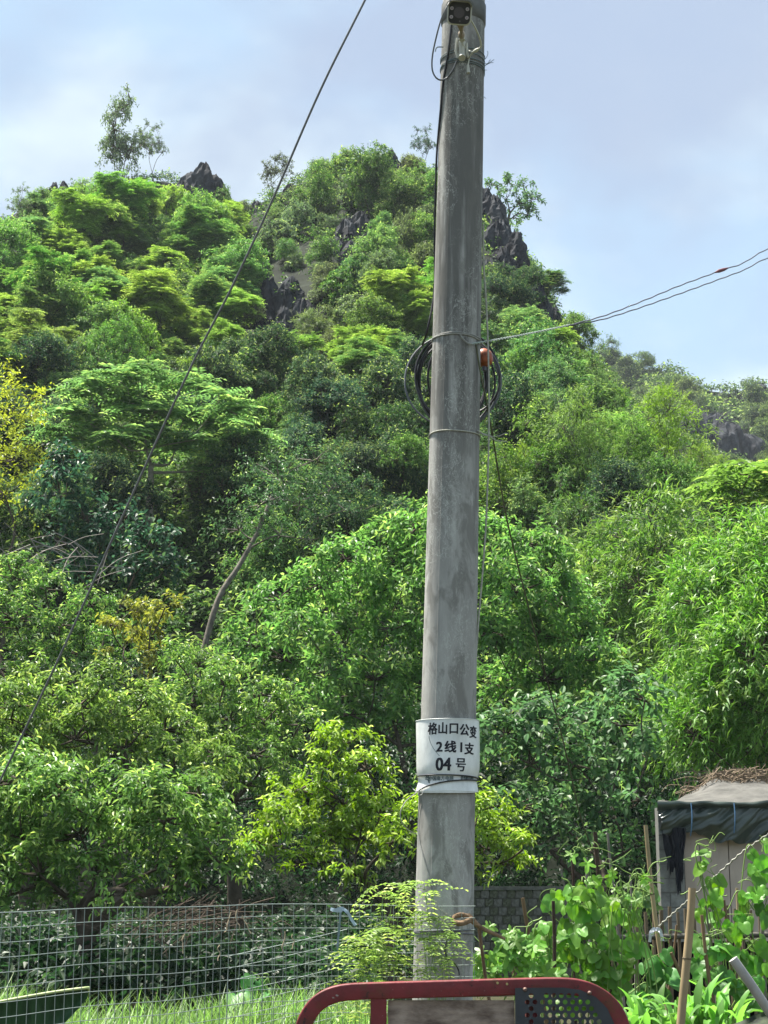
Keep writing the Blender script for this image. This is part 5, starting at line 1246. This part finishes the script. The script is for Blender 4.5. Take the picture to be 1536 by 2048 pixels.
# ------------------------------------------------------------------ garden: picket fence, stakes, plants
YF = 12.0; pk = thing('bamboo_fence', 'low bamboo picket fence with dark netting in front of the shack', 'fence', (at(1228, 1900, YF).x, YF, 0)); po = -pk.location
PKM = M('old_bamboo', (.20, .155, .10), .85, .15, noise_sc=6, noise_amt=.5, stretch=(1, 1, .3)); x = 1222
while x < 1600:
    A = Acc(); t = at(x, 1818 + trng.uniform(-9, 12), YF); bt = Vector((t.x + trng.uniform(-.03, .03), YF, -.02)); m_ = t.lerp(bt, .5) + Vector((trng.uniform(-.008, .008), 0, 0))
    A.tube([t, m_, bt], [trng.uniform(.011, .016), .015, .015], 7, True); A.build('picket', PKM, pk, True, po); x += trng.uniform(15, 19)
A = Acc(); A.tube([at(1240, 1875, YF - .03), at(1400, 1872, YF - .035), at(1600, 1868, YF - .03)], .020, 8, True); A.build('rail', M('dark_rail', (.09, .085, .07), .8, .2, noise_sc=6, noise_amt=.4), pk, True, po)
nt0, nt1 = at(1238, 1884, YF + .04), at(1600, 1880, YF + .04)
sheet(lambda u, v: Vector((nt0.x + (nt1.x - nt0.x) * u, YF + .05 + .03 * noise.noise(Vector((u * 12, v * 4, 1))), nt0.z * (1 - v) + .02 * noise.noise(Vector((u * 20, 0, 0))))), 60, 10).build('shade_net', M('shade_net', (.012, .014, .014), .9, .1, noise_sc=20, noise_amt=.5), pk, False, po)

BAM = M('pale_bamboo', (.40, .30, .17), .6, .3, noise_sc=5, noise_amt=.35, stretch=(1, 1, .4)); BAMD = M('dark_stake', (.075, .050, .038), .85, .15, noise_sc=12, noise_amt=.6, stretch=(1, 1, .3)); BAMG = M('grey_stake', (.22, .20, .17), .85, .15, noise_sc=8, noise_amt=.4); BAMB = M('brown_stake', (.21, .135, .075), .8, .2, noise_sc=8, noise_amt=.5, stretch=(1, 1, .3))
stakes = [(1291, 1650, 1336, 2045, 9.5, 10.2, BAM, 'tall pale bamboo stake tied with a white rag', 'bamboo_stake', 'stake'),
 (1383, 1776, 1363, 2060, 18, 8.2, BAM, 'thick pale bamboo pole in front of the plywood', 'bamboo_pole', 'pole'),
 (1191, 1664, 1224, 2010, 10, 9.6, BAMD, 'tallest dark brown stake rising from the bean plants', 'garden_stake', 'stake'),
 (1106, 1802, 1108, 1990, 8, 9.3, BAMD, 'short dark stake at the left of the bean plants', 'garden_stake', 'stake'),
 (1047, 1796, 1076, 1960, 9, 9.4, BAMB, 'brown stake leaning left beside the block wall', 'garden_stake', 'stake'),
 (1217, 1666, 1229, 1800, 6, 11, BAMG, 'thin grey crooked stake behind the tallest dark stake', 'garden_stake', 'stake'),
 (1399, 1684, 1414, 1830, 5, 9.6, BAMG, 'thin reddish stick carrying a young vine in front of the plywood', 'garden_stake', 'stake'),
 (1405, 1830, 1425, 2010, 8, 9.2, BAMB, 'short brown stake right of the thick bamboo pole', 'garden_stake', 'stake'),
 (1144, 1712, 1146, 1790, 7, 10.5, BAMD, 'dark stub showing above the bean leaves', 'garden_stake', 'stake'),
 (1170, 1714, 1175, 1780, 9, 10.4, BAMG, 'grey stub showing above the bean leaves', 'garden_stake', 'stake'),
 (1472, 1776, 1478, 1860, 7, 10.2, BAM, 'short pale stake at the right against the plywood', 'garden_stake', 'stake'),
 (1525, 1790, 1528, 1990, 9, 9.9, BAMG, 'grey stake at the right edge behind the vine leaves', 'garden_stake', 'stake'),
 (958, 1858, 975, 1965, 8, 7.9, BAMB, 'mossy brown stake just right of the pole foot', 'garden_stake', 'stake'),
 (1020, 1888, 1030, 1960, 9, 9.2, BAMB, 'short stake stub among the lobed leaves', 'garden_stake', 'stake'),
 (1120, 1738, 1133, 1800, 4, 10, BAMG, 'thin twig standing above the left of the bean plants', 'garden_stake', 'stake'),
 (1262, 1750, 1268, 1900, 5, 10.8, BAMG, 'thin grey stick between the bean mound and the rag-tied stake', 'garden_stake', 'stake'),
 (1352, 1850, 1338, 1990, 6, 10.3, BAMB, 'thin brown stick just left of the thick bamboo pole', 'garden_stake', 'stake'),
 (1450, 1800, 1462, 1960, 6, 10.0, BAMB, 'thin brown stick halfway between bamboo pole and right edge', 'garden_stake', 'stake'),
 (1340, 1905, 1400, 2035, 8, 9.0, BAMB, 'thin brown stick leaning across the foot of the bamboo pole', 'garden_stake', 'stake')]
for (xa, ya, xb, yb, wp, Y, mm, lab, nm, cat) in stakes:
    a, b = at(xa, ya, Y), at(xb, yb, Y); r_ = wp / 2 / ppm(a); d = (a - b); e = b - d * (b.z / d.z) if b.z > 0 else b
    n_ = 14; A = Acc(); pts = []; rad = []
    for k in range(n_ + 1):
        t = k / n_; p = a.lerp(e, t) + Vector((.006 * math.sin(t * 9 + xa), .004 * math.sin(t * 7), 0)); pts.append(p); rad.append(r_ * (.85 + .3 * t) * (1 + .10 * noise.noise(Vector((t * 8, xa, 0)))))
    A.tube(pts, rad, 9, True)
    root = thing(nm, lab, cat, e); A.build('shaft', mm, root, True, -e)
    if mm is BAM:
        for k in range(3, n_, 3):
            A = Acc(); p = pts[k]; dd = (pts[k] - pts[k - 1]).normalized(); A.tube([p - dd * .005, p, p + dd * .005], [rad[k], rad[k] * 1.16, rad[k]], 9); A.build('node_ring', PKM, root, True, -e)
A = Acc()
for dx, dy, s_ in ((-8, 14, 1), (12, 12, 2), (-12, 26, 3), (14, 24, 4)):
    ribbon(A, [at(1311, 1858, 10.12), at(1311 + dx * .7, 1856 + dy * .3, 10.1), at(1311 + dx, 1858 + dy, 10.1)], .022, seed=s_)
o = A.build('white_rag', M('white_rag', (.62, .62, .68), .8, .2)); tag(o, 'white rag knotted on the tall bamboo stake', 'rag')
A = Acc(); A.tube([at(1466, 1918, 7.6), at(1500, 1966, 7.6), at(1536, 2020, 7.65), at(1640, 2175, 7.7)], [.022, .022, .022, .022], 14, True); o = A.build('grey_pipe', M('grey_pipe', (.40, .38, .36), .6, .3, noise_sc=8, noise_amt=.3), None, True); tag(o, 'pale grey pipe leaning in at the lower right edge', 'pipe')
A = Acc(); pts = smooth_path([at(1318, 1852, 11.5), at(1352, 1822, 11.3), at(1400, 1780, 11), at(1450, 1735, 10.8), at(1490, 1700, 10.6), at(1536, 1668, 10.4), at(1620, 1600, 10.2)], 16)
A.tube(twist(pts, .004, .07, 1), .006, 5); o = A.build('rope', ROPE, None, True); tag(o, 'pale twisted rope slanting up to the right in front of the plywood', 'rope')
nb_ = lambda u, v: at(1380 + 300 * u, 2060 - 55 * u + 10 * math.sin(u * 9) + 120 * v, 7.9 - .2 * v) + Vector((0, .03 * noise.noise(Vector((u * 12, v * 5, 0))), 0))
o = sheet(nb_, 50, 12).build('ground_net', M('wet_net', (.016, .020, .017), .7, .2, noise_sc=18, col2=(.05, .07, .03)), None, True); tag(o, 'dark netting edge along the bottom right corner', 'netting')

def big_leaf(kind, seed):
    rr_ = random.Random(seed); A = Acc(); V = [(0, 0, 0)]; n_ = 16 if kind != 'lobed' else 28; ed = []
    for k in range(n_ + 1):
        a = -math.pi + 2 * math.pi * k / n_
        if kind == 'heart': r_ = .5 * (1 - .35 * math.cos(a)) * (1 + .42 * max(0, math.cos(a)) ** 6 * 1.8) ; r_ = .44 + .10 * abs(math.sin(a)) + .48 * max(0, math.cos(a)) ** 5 - .20 * max(0, -math.cos(a)) ** 8
        elif kind == 'lobed': r_ = .45 + .28 * math.cos(5 * a) + .15 * max(0, math.cos(a)); r_ *= 1 - .35 * max(0, -math.cos(a)) ** 4
        else: r_ = .30 + .70 * max(0, math.cos(a)) ** 3 + .05
        r_ *= 1 + rr_.uniform(-.04, .04); y = r_ * math.cos(a) + .25; x = r_ * math.sin(a)
        ed.append((x, y, .16 * abs(x) - .30 * max(0, y - .2) ** 2 + .05 * math.sin(a * 3 + seed) - .1 * x * x))
    mid = [(0, y, -.30 * max(0, y - .2) ** 2) for y in (-.0, .25, .5, .8)]
    V = ed[:-1] + [(0, .25, -.01)]
    c = len(V) - 1; n2 = len(V) - 1
    inner = [(x * .5, .25 + (y - .25) * .5, z * .45 + .02 * abs(x)) for x, y, z in ed[:-1]]
    V2 = ed[:-1] + inner + [(0, .25, 0)]
    A.add(V2, [(k, (k + 1) % n2, n2 + (k + 1) % n2, n2 + k) for k in range(n2)]); A.add(V2, [(n2 + k, n2 + (k + 1) % n2, 2 * n2) for k in range(n2)])
    me = A.mesh('leaf', True); return me
def big_leaf_mat(name, hue=0.):
    m = leaf_material(name, young=(.25, .38, .05), trans=.38, rough=.45, spec=.35, vary=.0)
    t = m.node_tree; N = t.nodes.new; b = t.nodes['Principled BSDF']; oi = [n for n in t.nodes if n.type == 'OBJECT_INFO'][0]; hs = [n for n in t.nodes if n.type == 'HUE_SAT'][0]
    mr = N('ShaderNodeMapRange'); mr.inputs[3].default_value = .65; mr.inputs[4].default_value = 1.35; t.links.new(oi.outputs['Random'], mr.inputs[0]); t.links.new(mr.outputs[0], hs.inputs['Value'])
    return m
BLM = big_leaf_mat('bean_leaf'); LM = {}
for kd in ('heart', 'lobed', 'oval'):
    LM[kd] = [big_leaf(kd, s_) for s_ in range(3)]
    for me in LM[kd]: me.materials.append(BLM)
STEM = M('vine_stem', (.16, .26, .06), .6, .3)
def leafy(name, label, cat, blobs, Y, n, size, color, kind='heart', seed=0, stems=8, face=.9, tendrils=4, up=.6):
    """climbing plant: every leaf an object, stems one part"""
    rr_ = random.Random(seed); cs_ = [(at(a, b, Y), r_ / ppm(at(a, b, Y))) for a, b, r_ in blobs]
    cb = sum((c for c, _ in cs_), Vector()) / len(cs_); root = thing(name, label, cat, (cb.x, Y, 0)); ro = root.location
    wts = [r_ * r_ for _, r_ in cs_]; A = Acc()
    low = min(c.z - r_ for c, r_ in cs_)
    for k in range(stems):
        c, r_ = rr_.choices(cs_, wts)[0]; b0 = Vector((cb.x + rr_.uniform(-.15, .15), Y + rr_.uniform(-.1, .1), 0)); top = c + Vector((rr_.uniform(-1, 1) * r_ * .7, rr_.uniform(-.5, .5) * r_, rr_.uniform(.2, 1) * r_))
        mid = b0.lerp(top, .6) + Vector((rr_.uniform(-.15, .15), 0, 0)); A.tube(smooth_path([b0, mid, top, top + Vector((rr_.uniform(-.12, .12), 0, rr_.uniform(-.08, .1)))], 6), .0035, 4)
    for k in range(tendrils):
        c, r_ = rr_.choice(cs_); p = c + Vector((rr_.uniform(-1, 1) * r_, -.05, r_ * .7)); pts = [p]
        for j in range(5): pts.append(pts[-1] + Vector((rr_.uniform(-.05, .07), rr_.uniform(-.02, .02), rr_.uniform(-.03, .06))))
        A.tube(smooth_path(pts, 5), .0022, 4)
    for k in range(n):
        c, r_ = rr_.choices(cs_, wts)[0]; d = Vector((rr_.gauss(0, 1), rr_.gauss(0, 1) - .4, rr_.gauss(0, 1) + .2)).normalized() * rr_.uniform(.35, 1) ** .5
        p = c + Vector((d.x * r_, d.y * r_ * 1.1, d.z * r_))
        nn = (Vector((rr_.gauss(0, .45), -face + rr_.gauss(0, .35), up + rr_.gauss(0, .35)))).normalized()
        tipd = Vector((rr_.gauss(0, .6), -.3, -.7 + rr_.gauss(0, .4))); tipd = (tipd - nn * tipd.dot(nn)).normalized(); sd = tipd.cross(nn)
        s_ = size * rr_.uniform(.55, 1.2)
        from mathutils import Matrix
        lf = obj('leaf', rr_.choice(LM[kind]), None, root)
        mt = Matrix((sd, tipd, nn)).transposed().to_4x4(); mt = Matrix.Translation(p - ro) @ mt @ Matrix.Scale(s_, 4)
        lf.matrix_basis = mt; f_ = rr_.uniform(.75, 1.25); lf.color = (color[0] * f_, color[1] * f_ ** .7, color[2], 1)
        if k % 3 == 0: A.tube([p, p + Vector((rr_.uniform(-.03, .03), .04, -.05)), p + Vector((rr_.uniform(-.06, .06), .07, -.12))], .0022, 3)
    A.build('stems', STEM, root, True, -ro); return root
leafy('bean_plant', 'dense mound of bright climbing bean leaves round the dark stakes', 'plant', [(1130, 1810, 40), (1180, 1790, 45), (1110, 1870, 45), (1170, 1880, 55), (1230, 1830, 40), (1150, 1940, 55), (1210, 1930, 50), (1100, 1930, 40), (1240, 1890, 40), (1200, 1980, 45), (1130, 1990, 40)], 9.5, 290, .070, (.145, .275, .040), 'heart', 1, 14, tendrils=10)
leafy('vine', 'bright trailing vine shoots reaching up right of the tallest dark stake', 'vine', [(1215, 1735, 14), (1245, 1790, 22), (1270, 1810, 20), (1150, 1705, 10), (1290, 1760, 8), (1175, 1715, 10)], 9.4, 20, .06, (.18, .32, .045), 'lobed', 2, 8, tendrils=10)
leafy('melon_plant', 'low bright lobed-leaf plant right of the pole foot', 'plant', [(970, 1920, 26), (1010, 1900, 30), (1050, 1900, 34), (1000, 1945, 30), (1060, 1940, 36), (1030, 1880, 24), (965, 1955, 24), (1085, 1960, 30), (980, 1850, 8)], 8.6, 120, .075, (.165, .31, .05), 'lobed', 3, 8, up=.8, tendrils=4)
leafy('vine', 'young vine with a few leaves climbing the thin reddish stick', 'vine', [(1398, 1720, 16), (1412, 1700, 10), (1420, 1790, 18), (1395, 1810, 12), (1430, 1760, 10)], 9.5, 18, .062, (.17, .34, .04), 'heart', 4, 4, tendrils=5)
leafy('bean_plant', 'bean vine covering the stakes at the right edge', 'plant', [(1510, 1720, 26), (1530, 1770, 30), (1500, 1800, 28), (1540, 1840, 36), (1480, 1850, 30), (1530, 1910, 36), (1490, 1920, 26), (1440, 1830, 20), (1525, 1690, 16)], 9.6, 80, .075, (.13, .28, .035), 'heart', 5, 9, tendrils=5)
leafy('bean_plant', 'scattered darker bean leaves between the bamboo pole and the right edge', 'plant', [(1400, 1890, 24), (1395, 1930, 22), (1425, 1950, 20), (1440, 1900, 22), (1450, 1960, 26), (1480, 1990, 30), (1500, 1960, 20)], 9.3, 50, .075, (.10, .24, .04), 'heart', 6, 5)
leafy('bean_plant', 'small dark-leaved plant at the foot of the stake with the white rag', 'plant', [(1300, 1930, 14), (1320, 1950, 16), (1290, 1985, 20), (1330, 1900, 10)], 9.7, 20, .10, (.08, .20, .04), 'heart', 7, 4)
leafy('shrub', 'small pale-leaved bush beyond the picket fence beside the shack', 'shrub', [(1285, 1780, 24), (1270, 1800, 20), (1300, 1800, 18)], 13.5, 60, .07, (.16, .26, .08), 'oval', 8, 6)
leafy('taro_plant', 'single broad-leaved plant in the shade behind the fence', 'plant', [(505, 1962, 16), (530, 1975, 18), (480, 1985, 14)], 11.2, 9, .10, (.06, .20, .04), 'heart', 9, 4, tendrils=0)
def blades(label, cx, cy, wpx, Y, n, ln, wd, color, seed):
    rr_ = random.Random(seed); c = at(cx, cy, Y); root = thing('leaf_vegetable', label, 'plant', (c.x, Y, 0)); k_ = 1 / ppm(c)
    A = Acc(); 
    for q_ in range(n):
        x = c.x + rr_.uniform(-.5, .5) * wpx * k_; y = Y + rr_.uniform(-.25, .25); z = c.z + rr_.uniform(-.12, .03); a = rr_.uniform(0, 6.28); L_ = ln * rr_.uniform(.6, 1.15)
        V = []; N_ = 6; ang = rr_.uniform(.2, 1.1)
        dxx, dyy = math.cos(a), math.sin(a)
        for t in range(N_ + 1):
            tt = t / N_; rr2 = L_ * tt; cx_ = x + dxx * rr2 * math.sin(ang * tt + .15); cy_ = y + dyy * rr2 * math.sin(ang * tt + .15); cz_ = z + rr2 * math.cos(ang * tt * 1.6); ww = wd * math.sin(min(1, tt * .9 + .12) * math.pi) + .002
            V += [(cx_ - dyy * ww, cy_ + dxx * ww, cz_ + ww * .5), (cx_, cy_, cz_), (cx_ + dyy * ww, cy_ - dxx * ww, cz_ + ww * .5)]
        A.add(V, [(3 * t, 3 * t + 1, 3 * t + 4, 3 * t + 3) for t in range(N_)] + [(3 * t + 1, 3 * t + 2, 3 * t + 5, 3 * t + 4) for t in range(N_)], np.full(2 * N_, rr_.random()))
    f = A.build('leaf', LEAF, root, True, -root.location); f.color = (*color, 1); f.name = 'foliage'
    A = Acc(); A.tube([(c.x, Y, 0), (c.x, Y, c.z)], .012, 6); A.build('stem', STEM, root, True, -root.location)
blades('clump of upright pale green vegetable leaves at the bottom right', 1320, 2045, 110, 8.8, 46, .22, .020, (.16, .33, .07), 1)
blades('clump of long light green leaves right of the thick bamboo pole', 1425, 2040, 90, 8.6, 40, .26, .022, (.15, .32, .06), 2)
blades('clump of green leaves at the guard rail\'s right shoulder', 1262, 2050, 60, 8.6, 26, .20, .018, (.12, .26, .05), 3)

# feathery climber left of the pole
A = Acc(); rng = np.random.default_rng(31)
def feathery(label, blobs, Y, n, color, seed, yd=.12):
    rng = np.random.default_rng(seed); P = []; ps = [(at(a, b, Y), r_ / ppm(at(a, b, Y))) for a, b, r_ in blobs]
    cb = sum((c for c, _ in ps), Vector()) / len(ps); root = thing('feathery_climber', label, 'plant', (cb.x, Y, 0))
    for c, r_ in ps:
        k = max(2, int(n * (r_ ** 2) / sum(q_[1] ** 2 for q_ in ps)))
        for _ in range(k): P.append((c.x + rng.uniform(-1, 1) * r_, Y + rng.uniform(-yd, yd), c.z + rng.uniform(-1, 1) * r_))
    P = np.array(P); D = nrm(rng.normal(size=(len(P), 3)) * .5 + np.array([[0, -.3, .3]])); A = Acc()
    spray(A, P, D, dict(kind='pinnate', shoots=3, leaves=14, len=.15, leaf=(.030, .013), young=.9, youngt=.5, sag=.5, fine=False), rng)
    f = A.build('foliage', LEAF, root, False, -root.location); f.color = (*color, 1)
    A = Acc()
    for p in P[::2]:
        b_ = Vector((cb.x + (p[0] - cb.x) * .3, Y, 0)); m_ = b_.lerp(Vector(p), .7) + Vector((rng.uniform(-.05, .05), 0, 0)); A.tube(smooth_path([b_, m_, Vector(p)], 4), .0016, 3)
    A.build('stems', STEM, root, False, -root.location)
feathery('feathery yellow-green climber on the fence left of the pole foot', [(775, 1790, 18), (772, 1830, 25), (748, 1860, 28), (772, 1880, 28), (722, 1890, 22), (740, 1920, 26), (778, 1930, 24), (715, 1940, 18), (760, 1780, 12), (805, 1765, 8), (735, 1965, 24), (715, 2010, 24)], 7.05, 46, (.18, .28, .07), 5)
feathery('a few light feathery fronds in front of the pole foot', [(848, 1770, 10), (862, 1790, 8), (850, 1830, 10), (870, 1840, 12), (890, 1860, 10), (846, 1880, 14), (868, 1905, 12), (892, 1912, 8), (850, 1945, 12)], 7.12, 18, (.20, .30, .08), 6, .03)
